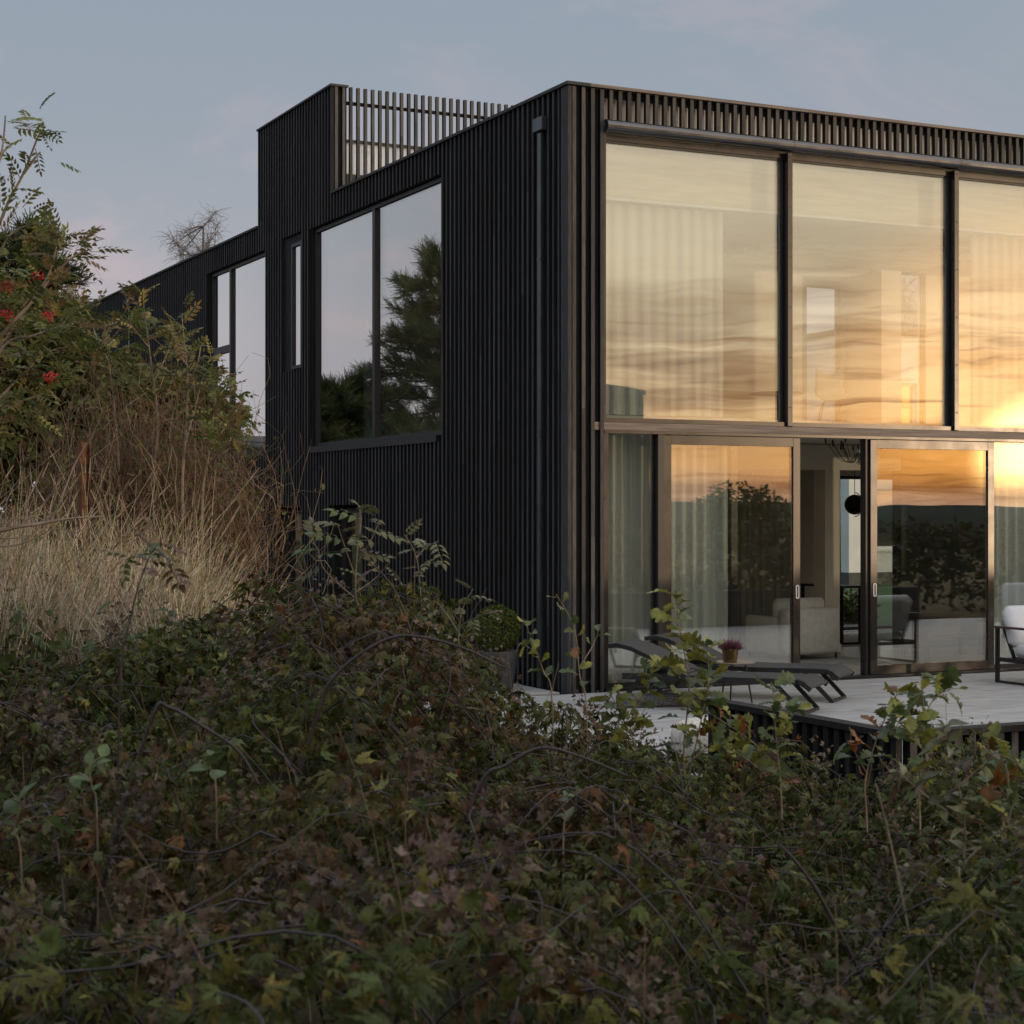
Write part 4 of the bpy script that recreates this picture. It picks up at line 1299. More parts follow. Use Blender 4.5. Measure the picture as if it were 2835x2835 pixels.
# ================================================================== dry grass and weeds on the bank
NTF = 390
tz = rng.uniform(9.5, 13.4, NTF); tu = rng.uniform(-0.43, -0.172, NTF)
tc_ = toworld(tu * tz, tz, 0 * tz)[:, :2]
per = rng.integers(24, 60, NTF)
own = np.repeat(np.arange(NTF), per); NG = len(own)
tr_ = rng.uniform(0.06, 0.20, NTF)
offs = rng.normal(0, 1, (NG, 2)) * tr_[own][:, None]
gxw = np.concatenate([tc_[own] + offs, np.zeros((NG, 1))], 1)
gh = height(gxw[:, 0], gxw[:, 1])
th_ = rng.uniform(0.32, 0.74, NTF) * (0.62 + 0.42 * sst(tz, 9.6, 12.0))
tall = rng.uniform(size=NG) < 0.11
hgt = th_[own] * rng.uniform(0.45, 1.1, NG) * np.where(tall, 1.5, 1.0)
twd = rng.normal((0.10, 0.0), 0.13, (NTF, 2))
lean = twd[own] + offs / (tr_[own][:, None] + 0.02) * 0.20 + rng.normal(0, 1, (NG, 2)) * np.where(tall, 0.08, 0.17)[:, None]
brk_ = (rng.uniform(size=NG) < 0.10) & ~tall            # bent and broken blades
pts = []
for f in (0, 0.3, 0.6, 0.85, 1.0):
    zf = np.where(brk_ & (f > 0.6), 0.6 - (f - 0.6) * 0.7, f)
    xf = np.where(brk_ & (f > 0.6), 1.0 + (f - 0.6) * 4.0, f * f)
    pts.append(np.stack([gxw[:, 0] + lean[:, 0] * hgt * xf, gxw[:, 1] + lean[:, 1] * hgt * xf, gh - 0.04 + hgt * zf], -1))
gV, gQ = tubes_np(np.stack(pts, 1), rng.uniform(0.0018, 0.0038, NG), 0.0009, 3)
tcol = pal([(0.60, 0.53, 0.41), (0.50, 0.43, 0.32), (0.68, 0.62, 0.50), (0.36, 0.32, 0.20), (0.22, 0.25, 0.10)], [4, 4, 2.5, 1.6, 1.3], NTF, 0.15) * 1.15
gC = np.repeat(tcol[own] * rng.uniform(0.7, 1.2, (NG, 1)) * np.where(rng.uniform(size=NG) < 0.12, 0.55, 1.0)[:, None], 15, axis=0)
# seed heads
top_ = pts[-1]; hdv = top_ - pts[-2]
selh = tall & (rng.uniform(size=NG) < 0.8)
hb = top_[selh]; hv = hdv[selh] / np.linalg.norm(hdv[selh], axis=1, keepdims=True)
hp_ = np.stack([hb - hv * 0.02, hb + hv * 0.03, hb + hv * 0.085], 1)
hV, hQ = tubes_np(hp_, 0.0052, 0.0018, 4)
hC = np.repeat(pal([(0.38, 0.30, 0.20), (0.30, 0.22, 0.15)], [1, 1], len(hb)), 12, axis=0)
dg = np_mesh('dry_grass', np.concatenate([gV, hV]), np.concatenate([gQ, hQ + len(gV)]), np.concatenate([gC, hC]), (M['straw'],))
tag(dg, 'tall straw-coloured dry grass on the bank beside the house', 'grass', kind='stuff')
# low green weeds in front of the grass
NW = 5800
wz = rng.uniform(8.6, 12.4, NW); wu = rng.uniform(-0.43, -0.10, NW)
wp = toworld(wu * wz, wz, 0 * wz); wh = height(wp[:, 0], wp[:, 1])
wp[:, 2] = wh + np.abs(rng.normal(0, 0.16, NW)) * (0.7 + 0.5 * np.sin(wp[:, 0] * 2.3) * np.sin(wp[:, 1] * 2.7))
wprot = [blade(OV, 0.06, 0.022, 0.3, 0.2), blade(OV, 0.085, 0.014, 0.5, 0.2), merge([blade(OV, 0.05, 0.018, .3, .2, True, (0, 0, 0), a) for a in (0, 2.1, 4.2)])]
wcol = pal([(0.070, 0.105, 0.036), (0.05, 0.08, 0.03), (0.11, 0.13, 0.045), (0.12, 0.085, 0.045), (0.17, 0.16, 0.05)], [4, 4, 2, 2, 0.6], NW)
wV, wQ, wC = scatter(wprot, rng.integers(0, 3, NW), wp, frames(unitv(NW) * np.array([1, 1, .6]), np.array([0, 0, 1.0]) + rng.normal(0, 0.5, (NW, 3))), rng.uniform(0.7, 1.5, NW), wcol)
we = np_mesh('green_weeds', wV, wQ, wC, (M['leaf'],))
tag(we, 'low green weeds between the brambles and the dry grass', 'weeds', kind='stuff')

# ================================================================== individual saplings in the foreground
def leafobj_mesh(name, vq, m_):
    v, q = vq
    me_ = bpy.data.meshes.new(name)
    me_.from_pydata(v.tolist(), [], q.tolist())
    me_.materials.append(m_)
    me_.polygons.foreach_set('use_smooth', [True] * len(q))
    me_.update()
    return me_
def twist(vq, tw, curl):
    v, q = vq
    L_ = v[:, 0].max()
    a = tw * v[:, 0] / L_
    y = v[:, 1] * np.cos(a) - v[:, 2] * np.sin(a); z = v[:, 1] * np.sin(a) + v[:, 2] * np.cos(a)
    z = z + curl * L_ * np.sin(3.0 * v[:, 0] / L_) * (v[:, 1] / (np.abs(v[:, 1]).max() + 1e-9)) ** 2
    return np.stack([v[:, 0], y, z], -1), q
oak_vq = [twist(blade(OAK, 0.10, 0.034, 0.25, 0.25), 0.5, 0.1), twist(blade(OAK, 0.115, 0.036, -0.15, 0.15), -0.7, -0.12), twist(blade(OAK, 0.09, 0.032, 0.6, 0.5), 0.9, 0.16), twist(blade(OAK, 0.105, 0.030, 0.45, -0.2), -0.4, 0.2), twist(blade(OAK, 0.08, 0.030, 0.9, 0.3), 0.3, -0.15)]
LM = {}
for nm in ('oak_yellow', 'oak_green', 'oak_rust'):
    LM[nm] = [leafobj_mesh('leaf', vq, M[nm]) for vq in oak_vq]
big_vq = [twist(blade(OVD, 0.13, 0.030, 0.6, 0.35), 0.6, 0.1), twist(blade(OVD, 0.145, 0.030, 0.9, 0.5), -0.5, 0.12), twist(blade(OVD, 0.11, 0.027, 0.3, 0.6), 0.9, -0.1)]
for nm in ('leaf_olive', 'leaf_grey', 'leaf_brown'):
    LM['big_' + nm] = [leafobj_mesh('leaf', vq, M[nm]) for vq in big_vq]
pin_vq = [pinnate(OVD, 3, 0.13, 0.062, 0.017, 0.35), pinnate(OVD, 4, 0.15, 0.055, 0.014, 0.5), pinnate(OVD, 2, 0.10, 0.065, 0.020, 0.25)]
for nm in ('leaf_olive', 'leaf_grey', 'leaf_brown', 'oak_green'):
    LM['pin_' + nm] = [leafobj_mesh('leaf', vq, M[nm]) for vq in pin_vq]
ova_vq = [blade(OVD, 0.062, 0.021, 0.2, 0.2), blade(OVD, 0.075, 0.022, 0.35, 0.25)]
LM['ova_fresh'] = [leafobj_mesh('leaf', vq, M['leaf_fresh']) for vq in ova_vq]
LM['ova_olive'] = [leafobj_mesh('leaf', vq, M['leaf_olive']) for vq in ova_vq]
def resample(pts, step=0.04):
    out = [pts[0]]
    for a, b in zip(pts[:-1], pts[1:]):
        k = max(1, int((b - a).length / step))
        for i in range(1, k + 1): out.append(a.lerp(b, i / k))
    return out
def smoothp(pts):
    if len(pts) < 3: return pts
    out = []
    n = len(pts)
    for i in range(n - 1):
        p0, p1, p2, p3 = pts[max(i - 1, 0)], pts[i], pts[i + 1], pts[min(i + 2, n - 1)]
        for q in range(5):
            t = q / 5
            out.append(0.5 * ((2 * p1) + (-p0 + p2) * t + (2 * p0 - 5 * p1 + 4 * p2 - p3) * t * t + (-p0 + 3 * p1 - 3 * p2 + p3) * t ** 3))
    out.append(pts[-1])
    return out
def sapling(name, label, cat, Z, stems, leafsets, dens, r=0.005, scale=1.0, group=None, stem_mat='twig', from_=0.25, up=0.35):
    """stems: pixel polylines at distance Z (first one is the main stem); leafsets: [(mesh list, weight)]"""
    main = [P(x, y, Z) for x, y in stems[0]]
    base = main[0].copy()
    g = float(height(base.x, base.y))
    root = Vector((base.x, base.y, g))
    e = empty(name, root, 0, label, cat, group)
    mb = MB()
    allp = []
    for si, st_ in enumerate(stems):
        pts = [P(x, y, Z + (0.0 if si == 0 else 0.12 * math.sin(si * 2.1))) for x, y in st_]
        if si == 0: pts = [root + (pts[0] - root) * 0.0] + pts
        else: pts[0] = P(st_[0][0], st_[0][1], Z)
        sp_ = smoothp(pts)
        mb.tube([p - root for p in sp_], r if si == 0 else r * 0.6, r * 0.3, n=5)
        vis = smoothp(pts[1:] if si == 0 else pts)
        allp.append(vis)
    mb.build('stem', M[stem_mat], e)
    names = [q[0] for q in leafsets]; wts = [q[1] for q in leafsets]
    for vis in allp:
        L_ = sum((b - a).length for a, b in zip(vis[:-1], vis[1:]))
        n = max(2, int(L_ * dens))
        for k in range(n):
            f = from_ + (1 - from_) * (k + random.random() * 0.6) / n
            f = min(f, 1.0) * (len(vis) - 1)
            i = min(int(f), len(vis) - 2)
            p = vis[i].lerp(vis[i + 1], f - i)
            tg_ = (vis[i + 1] - vis[i]).normalized()
            sd_ = tg_.orthogonal().normalized()
            sd_.rotate(Matrix.Rotation(k * 2.4 + random.uniform(-.5, .5), 3, tg_))
            d = (tg_ * 0.55 + sd_ + Vector((0, 0, random.uniform(-0.3, up)))).normalized()
            upv_ = (Vector((0, 0, 1)) + Vector((random.gauss(0, .4), random.gauss(0, .4), 0))).normalized()
            yv = upv_.cross(d)
            if yv.length < 1e-4: yv = d.orthogonal()
            yv.normalize(); zv = d.cross(yv)
            o = bpy.data.objects.new('leaf', random.choice(LM[random.choices(names, wts)[0]]))
            link(o, e)
            s_l = scale * random.uniform(0.5, 1.2)
            m4 = Matrix((d, yv, zv)).transposed().to_4x4()
            o.matrix_local = Matrix.Translation(p - root) @ m4 @ Matrix.Scale(s_l, 4)
    return e
OY = [('oak_yellow', 3), ('oak_green', 1.6)]
OG = [('oak_green', 3), ('oak_yellow', 1.2), ('oak_rust', 0.5)]
sapling('oak_sapling', 'yellow-green oak sapling with a tall thin leader in front of the loungers', 'sapling', 7.6,
        [[(1905, 2290), (1893, 2080), (1908, 1900), (1885, 1760), (1868, 1640)], [(1900, 2240), (1790, 2120), (1745, 2010), (1795, 1900), (1800, 1850)],
         [(1900, 2180), (1940, 2000), (1962, 1880), (1955, 1780)], [(1895, 2120), (1985, 2045), (2050, 1985)], [(1760, 2060), (1720, 1980), (1690, 1920)]], OY, 42, 0.0055, 1.0)
sapling('oak_sapling', 'green oak sapling against the black parapet side', 'sapling', 7.4,
        [[(2165, 2300), (2160, 2160), (2148, 2030), (2138, 1895)], [(2155, 2130), (2090, 2060), (1990, 1990), (1930, 1960)], [(2150, 2060), (2190, 1990), (2205, 1960)], [(2160, 2190), (2080, 2110), (1995, 2060)]], OG, 40, 0.005, 0.95)
sapling('oak_sapling', 'oak sapling with rusty orange lower leaves at the parapet corner', 'sapling', 7.2,
        [[(2400, 2290), (2395, 2170), (2425, 2050), (2460, 1970), (2488, 1912)], [(2400, 2140), (2365, 2080), (2345, 2050)], [(2430, 2040), (2470, 2020), (2515, 1975)]],
        [('oak_green', 2), ('oak_rust', 1.7), ('oak_yellow', 1)], 46, 0.005, 0.9)
sapling('oak_sapling', 'tall oak sapling rising above the parapet cap in front of the paving', 'sapling', 7.0,
        [[(2548, 2330), (2545, 2180), (2558, 2020), (2552, 1880)], [(2556, 1990), (2590, 1930), (2640, 1905)], [(2556, 2050), (2525, 1990), (2505, 1950)]],
        [('oak_yellow', 2), ('oak_green', 2)], 46, 0.005, 1.0)
sapling('oak_sapling', 'oak sapling half outside the picture at the right edge', 'sapling', 6.2,
        [[(2900, 2500), (2880, 2300), (2830, 2130), (2740, 2080)], [(2880, 2290), (2810, 2230), (2745, 2150)], [(2890, 2400), (2820, 2300), (2770, 2290)]], OG, 42, 0.006, 1.0)
sapling('oak_sapling', 'small yellow oak seedling beside the planter', 'sapling', 8.3,
        [[(1530, 1960), (1505, 1860), (1478, 1790), (1452, 1715)], [(1490, 1810), (1460, 1790), (1440, 1780)]], OY, 24, 0.004, 0.9)
sapling('oak_sapling', 'slender oak seedling in front of the black corner slats', 'sapling', 8.2,
        [[(1625, 1990), (1605, 1870), (1590, 1740), (1540, 1645)], [(1602, 1850), (1640, 1790), (1660, 1740)]], OG, 20, 0.0045, 0.8)
sapling('elder_sapling', 'upright leafy sapling with drooping grey-green leaves at the lower right', 'sapling', 5.6,
        [[(2668, 2900), (2655, 2560), (2672, 2300), (2640, 2120), (2610, 2010)], [(2660, 2400), (2740, 2320), (2830, 2270)], [(2665, 2280), (2560, 2200), (2480, 2130)], [(2650, 2180), (2720, 2120), (2760, 2090)], [(2658, 2480), (2560, 2420), (2500, 2400)], [(2660, 2560), (2780, 2480), (2850, 2460)]],
        [('big_leaf_grey', 2.2), ('big_leaf_olive', 2.4), ('big_leaf_brown', 0.8)], 42, 0.006, 0.66, up=0.1)
sapling('elder_sapling', 'leafy green sapling standing before the dark lower windows', 'sapling', 8.6,
        [[(1000, 1760), (985, 1640), (990, 1520), (1000, 1440), (992, 1398)], [(985, 1640), (1040, 1600), (1075, 1560)], [(988, 1560), (1030, 1490), (1050, 1440)], [(985, 1600), (950, 1500), (935, 1450)], [(988, 1660), (900, 1580), (880, 1520), (860, 1500)]],
        [('pin_leaf_olive', 3), ('pin_oak_green', 2), ('pin_leaf_brown', 0.6)], 15, 0.0055, 0.85)
sapling('rowan_sapling', 'thin bare-stemmed sapling with ferny leaves before the timber wall', 'sapling', 8.8,
        [[(1170, 1790), (1165, 1650), (1152, 1540), (1120, 1480)], [(1152, 1545), (1180, 1515), (1215, 1497)], [(1160, 1590), (1175, 1560), (1190, 1552)]],
        [('pin_leaf_olive', 2), ('pin_leaf_grey', 1)], 12, 0.005, 0.75, from_=0.45)
sapling('rowan_sapling', 'leafy sapling leaning right above the brambles beside the planter', 'sapling', 8.4,
        [[(1290, 1900), (1270, 1790), (1280, 1690), (1310, 1630)], [(1275, 1760), (1230, 1690), (1200, 1660)], [(1278, 1730), (1340, 1700), (1390, 1690)]],
        [('pin_leaf_grey', 3), ('pin_leaf_olive', 2)], 15, 0.0045, 0.8)
sapling('bramble_shoot', 'dark arching bramble shoot in front of the dry grass', 'bramble', 5.0,
        [[(330, 1960), (365, 1700), (395, 1590), (420, 1530), (445, 1500)], [(410, 1550), (370, 1540), (345, 1555)], [(430, 1520), (465, 1550), (475, 1590)]],
        [('pin_leaf_brown', 2), ('pin_leaf_olive', 2), ('pin_oak_green', 1)], 22, 0.004, 0.55, stem_mat='cane', from_=0.5)
HS = [('ova_fresh', 4), ('ova_olive', 1)]
sapling('honeysuckle', 'bright green honeysuckle shoot low at the left edge', 'climber', 4.6, [[(60, 2420), (40, 2300), (55, 2230), (20, 2180)], [(50, 2280), (110, 2260), (150, 2290)]], HS, 34, 0.003, 0.95)
sapling('honeysuckle', 'bright green honeysuckle shoot in the left foreground', 'climber', 4.8, [[(270, 2300), (255, 2180), (250, 2120), (290, 2090)], [(255, 2160), (220, 2140), (200, 2150)]], HS, 30, 0.003, 0.95)
sapling('honeysuckle', 'bright green honeysuckle shoot in the middle foreground', 'climber', 4.9, [[(600, 2260), (590, 2150), (580, 2110), (600, 2080)], [(430, 2160), (435, 2135), (445, 2120)]], HS, 30, 0.003, 0.95)
sapling('honeysuckle', 'green honeysuckle shoot low in the centre of the brambles', 'climber', 5.4, [[(1560, 2330), (1570, 2260), (1545, 2220), (1590, 2190)]], HS, 40, 0.003, 0.95)

def big_cane(Z, pts, label, r=0.008):
    w_ = [P(x, y, Z) for x, y in pts]
    back = w_[0] - w_[1]; back.z = 0.0
    back = back.normalized() * 0.30
    g0 = Vector((w_[0].x + back.x, w_[0].y + back.y, 0.0)); g0.z = float(height(g0.x, g0.y))
    sp_ = smoothp([g0, g0.lerp(w_[0], 0.55) + Vector((0, 0, 0.05))] + w_)
    mb = MB().tube([p - g0 for p in sp_], r, r * 0.45, n=7)
    for k in range(1, len(sp_) - 1):
        for q in range(2):
            p = sp_[k].lerp(sp_[k + 1], random.random()) - g0
            d = Vector((random.gauss(0, 1), random.gauss(0, 1), random.gauss(0, 1))).normalized() * r * 2.0
            mb.tube([p, p + d], r * 0.22, 0.0003, n=3)
    o = mb.build('bramble_cane', M['cane'], None, True)
    o.location = g0
    return tag(o, label, 'bramble cane', 'arching bramble canes')
big_cane(4.2, [(1260, 2900), (1265, 2650), (1285, 2540), (1360, 2490), (1480, 2520), (1590, 2600)], 'thick purple bramble cane arching low in the bottom centre')
big_cane(6.0, [(880, 1980), (920, 1880), (1030, 1790), (1130, 1760), (1270, 1790), (1400, 1850)], 'dark bramble cane arching towards the planter')
big_cane(5.6, [(1330, 2170), (1400, 2120), (1500, 2070), (1620, 2100), (1740, 2150)], 'dark bramble cane arching below the paving in the centre')
big_cane(4.3, [(0, 2900), (60, 2760), (200, 2715), (380, 2740), (560, 2800), (640, 2880)], 'dark bramble cane lying across the bottom left corner', 0.007)
big_cane(5.2, [(420, 1990), (470, 1960), (560, 2010), (660, 2080), (720, 2180)], 'dark bramble cane drooping through the left foreground')
big_cane(7.8, [(1140, 1760), (1100, 1650), (1060, 1590), (1020, 1555)], 'straight reddish bramble cane leaning against the leafy sapling', 0.006)
big_cane(4.4, [(2280, 2500), (2230, 2420), (2190, 2370), (2150, 2330)], 'straight purple bramble cane leaning left in the lower right', 0.006)
def stalk(Z, pts, label, r=0.0035):
    w_ = [P(x, y, Z) for x, y in pts]
    g0 = Vector((w_[0].x, w_[0].y, float(height(w_[0].x, w_[0].y))))
    sp_ = smoothp([g0] + w_)
    o = MB().tube([p - g0 for p in sp_], r, r * 0.6, n=6).build('dry_stalk', M['twig'], None, True)
    o.location = g0
    return tag(o, label, 'stalk', 'dry stalks')
stalk(4.2, [(2560, 2830), (2520, 2600), (2465, 2330), (2425, 2170)], 'long pale dry stalk leaning left in the lower right')
stalk(4.6, [(2668, 2830), (2662, 2640), (2655, 2400)], 'upright pale dry stalk beside the drooping-leaved sapling')
stalk(5.0, [(860, 2830), (840, 2700), (810, 2590)], 'short pale dry stalk at the bottom left of centre')

# clipped box ball foliage
NB = 3600
u_ = unitv(NB)
rr_ = 0.245 * (1 - np.abs(rng.normal(0, 0.07, NB))) * (1 + 0.03 * np.sin(u_[:, 0] * 9) * np.sin(u_[:, 2] * 8 + 1))
bpz = u_ * rr_[:, None] + np.array([0, 0, 0.64])
bV, bQ, bC = scatter([blade(OV4, 0.027, 0.0095, 0.2, 0.2)], np.zeros(NB, int), bpz, frames(u_ + rng.normal(0, 0.8, (NB, 3)), u_ + rng.normal(0, 0.4, (NB, 3))), rng.uniform(0.7, 1.3, NB),
                     pal([(0.095, 0.12, 0.026), (0.06, 0.085, 0.02), (0.15, 0.16, 0.04)], [4, 3, 1], NB))
np_mesh('box_ball', bV, bQ, bC, (M['leaf'],), tp)
MB().tube([(0, 0, 0.36), (0, 0, 0.62)], 0.014, n=8).build('trunk', M['bark'], tp)

# ================================================================== shrubs and trees
def tree_root(x, y, label, name, cat='tree', group=None):
    return empty(name, (x, y, float(height(x, y)) - 0.05), 0, label, cat, group)
def limb(mb, a, b, r0, r1, bend=0.1, n=6, seg=6):
    a, b = Vector(a), Vector(b)
    L_ = (b - a).length
    off = Vector((random.gauss(0, 1), random.gauss(0, 1), random.gauss(0, .6))) * bend * L_
    pts = [a.lerp(b, i / seg) + off * math.sin(math.pi * i / seg) for i in range(seg + 1)]
    mb.tube(pts, r0, r1, n=n)
    return pts
def leafy(name, label, x, y, zc, trunk_h, clumps, nleaf, protos, cols, wts, sc=1.0, cat='tree', group=None, bark='bark', r=0.08, hollow=0.35, leafname='crown'):
    """clumps: [(dx,dy,z,rx,rz)] relative to the base, z absolute above the base"""
    e = tree_root(x, y, label, name, cat, group)
    mb = MB()
    top = Vector((clumps[0][0] * 0.4, clumps[0][1] * 0.4, trunk_h))
    limb(mb, (0, 0, -0.1), top, r, r * 0.55, 0.04, 8)
    pos, dr, nn = [], [], []
    tot = sum(c[3] ** 2 * c[4] for c in clumps)
    for c in clumps:
        cc = Vector((c[0], c[1], c[2]))
        t_ = random.uniform(0.45, 1.0)
        pts_ = limb(mb, top * t_, cc, r * 0.4, r * 0.12, 0.08)
        for q in range(5):
            d = Vector((random.gauss(0, 1), random.gauss(0, 1), random.gauss(0, .8))).normalized()
            limb(mb, pts_[random.randint(3, 6)], cc + Vector((d.x * c[3], d.y * c[3], d.z * c[4])) * 0.85, r * 0.12, r * 0.03, 0.1, 4, 4)
        k = max(20, int(nleaf * c[3] ** 2 * c[4] / tot))
        u__ = unitv(k)
        rad = (hollow + (1 - hollow) * rng.uniform(0, 1, k) ** 0.5) * (1 + 0.28 * np.sin(u__[:, 0] * 5 + c[0] * 7) * np.sin(u__[:, 1] * 6 + c[2] * 5) * np.sin(u__[:, 2] * 5 + 1))
        pos.append(np.array([c[0], c[1], c[2]]) + u__ * rad[:, None] * np.array([c[3], c[3], c[4]]))
        dr.append(u__ + rng.normal(0, 0.7, (k, 3)))
    pos = np.concatenate(pos); dr = np.concatenate(dr)
    dr[:, 2] -= 0.25
    k = len(pos)
    V_, Q_, C_ = scatter(protos, rng.integers(0, len(protos), k), pos, frames(dr, np.array([0, 0, 1.0]) + rng.normal(0, .6, (k, 3))), sc * rng.uniform(0.7, 1.3, k), pal(cols, wts, k))
    mb.build('trunk', M[bark], e)
    np_mesh(leafname, V_, Q_, C_, (M['leaf'],), e)
    return e
PINF = [pinnate(OV, 4, 0.16, 0.055, 0.013, 0.35, False), pinnate(OV, 5, 0.18, 0.05, 0.012, 0.5, False)]
SMALL = [merge([blade(OV, 0.055, 0.018, .3, .2, False, (0.02 * k, 0, 0), R((-50, 0, 50)[k])) for k in range(3)]), blade(OV, 0.07, 0.022, .3, .2)]

def stems_tree(name, label, Z, stems, nleaf, protos, cols, wts, r=0.014, sc=1.0, spread=0.16, berries=(), cat='tree', group=None, from_=0.3, bark='twig', leafname='crown', dens=None):
    main = [P(x, y, Z) for x, y in stems[0]]
    g0 = Vector((main[0].x, main[0].y, float(height(main[0].x, main[0].y)) - 0.05))
    e = empty(name, g0, 0, label, cat, group)
    mb = MB(); pos = []; dr = []
    tl = []
    for si, s_ in enumerate(stems):
        dz = 0.0 if si == 0 else 0.35 * math.sin(si * 1.9)
        pts_ = [P(x, y, Z + dz * min(1, k)) for k, (x, y) in enumerate(s_)]
        if si == 0: pts_ = [g0] + pts_
        sp_ = smoothp(pts_)
        mb.tube([p - g0 for p in sp_], r if si == 0 else r * 0.6, r * 0.22, n=6)
        vis = sp_[5:] if si == 0 else sp_
        tl.append((vis, sum((b - a).length for a, b in zip(vis[:-1], vis[1:]))))
    tot = sum(q[1] for q in tl)
    for si, (vis, L_) in enumerate(tl):
        k = int(nleaf * L_ / tot * (dens[si] if dens else 1))
        for q in range(k):
            f = (from_ + (1 - from_) * random.random() ** 0.8) * (len(vis) - 1)
            i = min(int(f), len(vis) - 2)
            p = vis[i].lerp(vis[i + 1], f - i) - g0
            d = Vector((random.gauss(0, 1), random.gauss(0, 1), random.gauss(0.15, .6))).normalized()
            pos.append(p + d * random.uniform(0, spread)); dr.append(d + (vis[i + 1] - vis[i]).normalized() * 0.6)
    pos = np.array(pos); dr = np.array(dr); k = len(pos)
    V_, Q_, C_ = scatter(protos, rng.integers(0, len(protos), k), pos, frames(dr, np.array([0, 0, 1.0]) + rng.normal(0, .45, (k, 3))), sc * rng.uniform(0.7, 1.25, k), pal(cols, wts, k))
    mb.build('trunk', M[bark], e)
    np_mesh(leafname, V_, Q_, C_, (M['leaf'],), e)
    for (x, y) in berries:
        c = P(x, y, Z - 0.25) - g0
        b_ = MB()
        for q in range(30):
            a = random.uniform(0, 6.283); rr2 = 0.036 * math.sqrt(random.random())
            p = c + Vector((rr2 * math.cos(a) * 1.2, rr2 * math.sin(a), random.gauss(0, 0.012) - rr2 * 0.5))
            rb = random.uniform(0.005, 0.0068)
            b_.add([p + Vector(v_) * rb for v_ in ((1, 0, 0), (-1, 0, 0), (0, 1, 0), (0, -1, 0), (0, 0, 1), (0, 0, -1))],
                   [(0, 2, 4), (2, 1, 4), (1, 3, 4), (3, 0, 4), (2, 0, 5), (1, 2, 5), (3, 1, 5), (0, 3, 5)])
            if q % 4 == 0: b_.tube([c + Vector((0, 0, -0.06)), p], 0.0012, n=3)
        b_.build('berry_cluster', M['berry'], e, True)
    return e
GR = [(0.12, 0.135, 0.045), (0.085, 0.105, 0.036), (0.17, 0.165, 0.060), (0.16, 0.115, 0.055), (0.24, 0.20, 0.075)]
stems_tree('rowan_tree', 'rowan tree with red berry clusters at the left edge', 9.6,
           [[(-140, 1450), (-90, 1100), (-40, 760), (10, 590), (65, 480), (105, 380), (122, 355)],
            [(-90, 1100), (40, 905), (130, 770), (155, 690), (163, 660)], [(-80, 1050), (20, 910), (95, 830), (150, 760), (205, 710), (240, 695)],
            [(-60, 900), (0, 700), (40, 640), (95, 620)], [(-100, 1200), (20, 1080), (80, 1020), (110, 980)], [(65, 480), (95, 440), (112, 420)], [(-60, 850), (-30, 560), (5, 420), (15, 320)],
            [(-110, 1250), (-10, 1130), (60, 1110), (120, 1090)], [(-100, 1150), (10, 960), (90, 930), (170, 900), (190, 870)]],
           330, PINF, GR, [3, 2, 3, 3, 1.4], 0.016, 0.80, 0.12, berries=((22, 785), (105, 760), (140, 865), (22, 862), (142, 1036)), from_=0.12, dens=[.32, .9, .7, .8, 1.3, .3, .3, 1.4, .9])
stems_tree('ash_sapling', 'tallest young ash at the bank, its top against the black wall', 13.2, [[(425, 1330), (438, 1180), (420, 1020), (405, 900), (395, 818)], [(425, 1060), (470, 960), (480, 900)], [(410, 960), (370, 910), (355, 880)]], 48, PINF, GR, [3, 2, 3, 3, 1.5], 0.012, 0.85, 0.07)
stems_tree('ash_sapling', 'young ash left of the tallest one on the bank', 13.4, [[(330, 1330), (318, 1140), (300, 990), (290, 890)], [(305, 1010), (262, 920), (262, 880)], [(300, 950), (340, 900), (335, 875)]], 48, PINF, GR, [3, 2, 2, 3, 1], 0.012, 0.85, 0.07)
stems_tree('ash_sapling', 'nearly bare twin-stemmed young ash beside the far window', 13.0, [[(505, 1360), (512, 1230), (520, 1060), (510, 950), (503, 868)], [(512, 1230), (540, 1130), (560, 1050), (590, 1010)], [(515, 1010), (475, 925), (470, 900)], [(518, 1080), (548, 1000), (555, 960)]], 48, PINF, GR, [2, 2, 3, 3, 1.5], 0.013, 0.8, 0.07, from_=0.35)
stems_tree('ash_sapling', 'leafy young ash overlapping the left edge of the far window', 13.0, [[(560, 1400), (575, 1280), (590, 1160), (600, 1040)], [(580, 1250), (625, 1180), (650, 1160)], [(575, 1290), (630, 1230), (640, 1210)], [(578, 1200), (600, 1110), (620, 1080)]], 80, PINF, GR, [3, 3, 2, 2, 0.6], 0.012, 0.8, 0.10)
# leafy bushes behind
def bush(name, label, x, y, Z, clumps_px, nleaf, cols, wts, sc=1.0, protos=None, r=0.05):
    base = P(x, y, Z)
    g = float(height(base.x, base.y)) - 0.05
    cl = []
    for (px_, py_, rp, rz, dz) in clumps_px:
        q = P(px_, py_, Z + dz)
        cl.append((q.x - base.x, q.y - base.y, q.z - g, rp, rz))
    return leafy(name, label, base.x, base.y, 0, max(0.3, cl[0][2] * 0.5), cl, nleaf, protos or SMALL, cols, wts, sc, 'bush' if 'bush' in name else 'tree', None, 'bark', r)
DG = [(0.078, 0.092, 0.030), (0.098, 0.110, 0.034), (0.145, 0.138, 0.042), (0.15, 0.105, 0.045)]
bush('leafy_bush', 'dense dark green bush behind the rowan at the left edge', 60, 1300, 16.0, [(40, 1000, 0.75, 0.6, 0), (160, 1080, 0.6, 0.5, .4), (-60, 900, 0.7, 0.6, .3), (120, 920, 0.5, 0.4, .8), (60, 1180, 0.7, 0.45, -.3), (-100, 1120, .7, .6, 0), (200, 1190, .5, .4, 0), (30, 1330, .6, .4, 0), (170, 1330, .5, .35, .1), (-90, 1300, .6, .45, 0), (290, 1330, .4, .3, .3)], 8500, DG, [4, 3, 2, 1], 1.3)
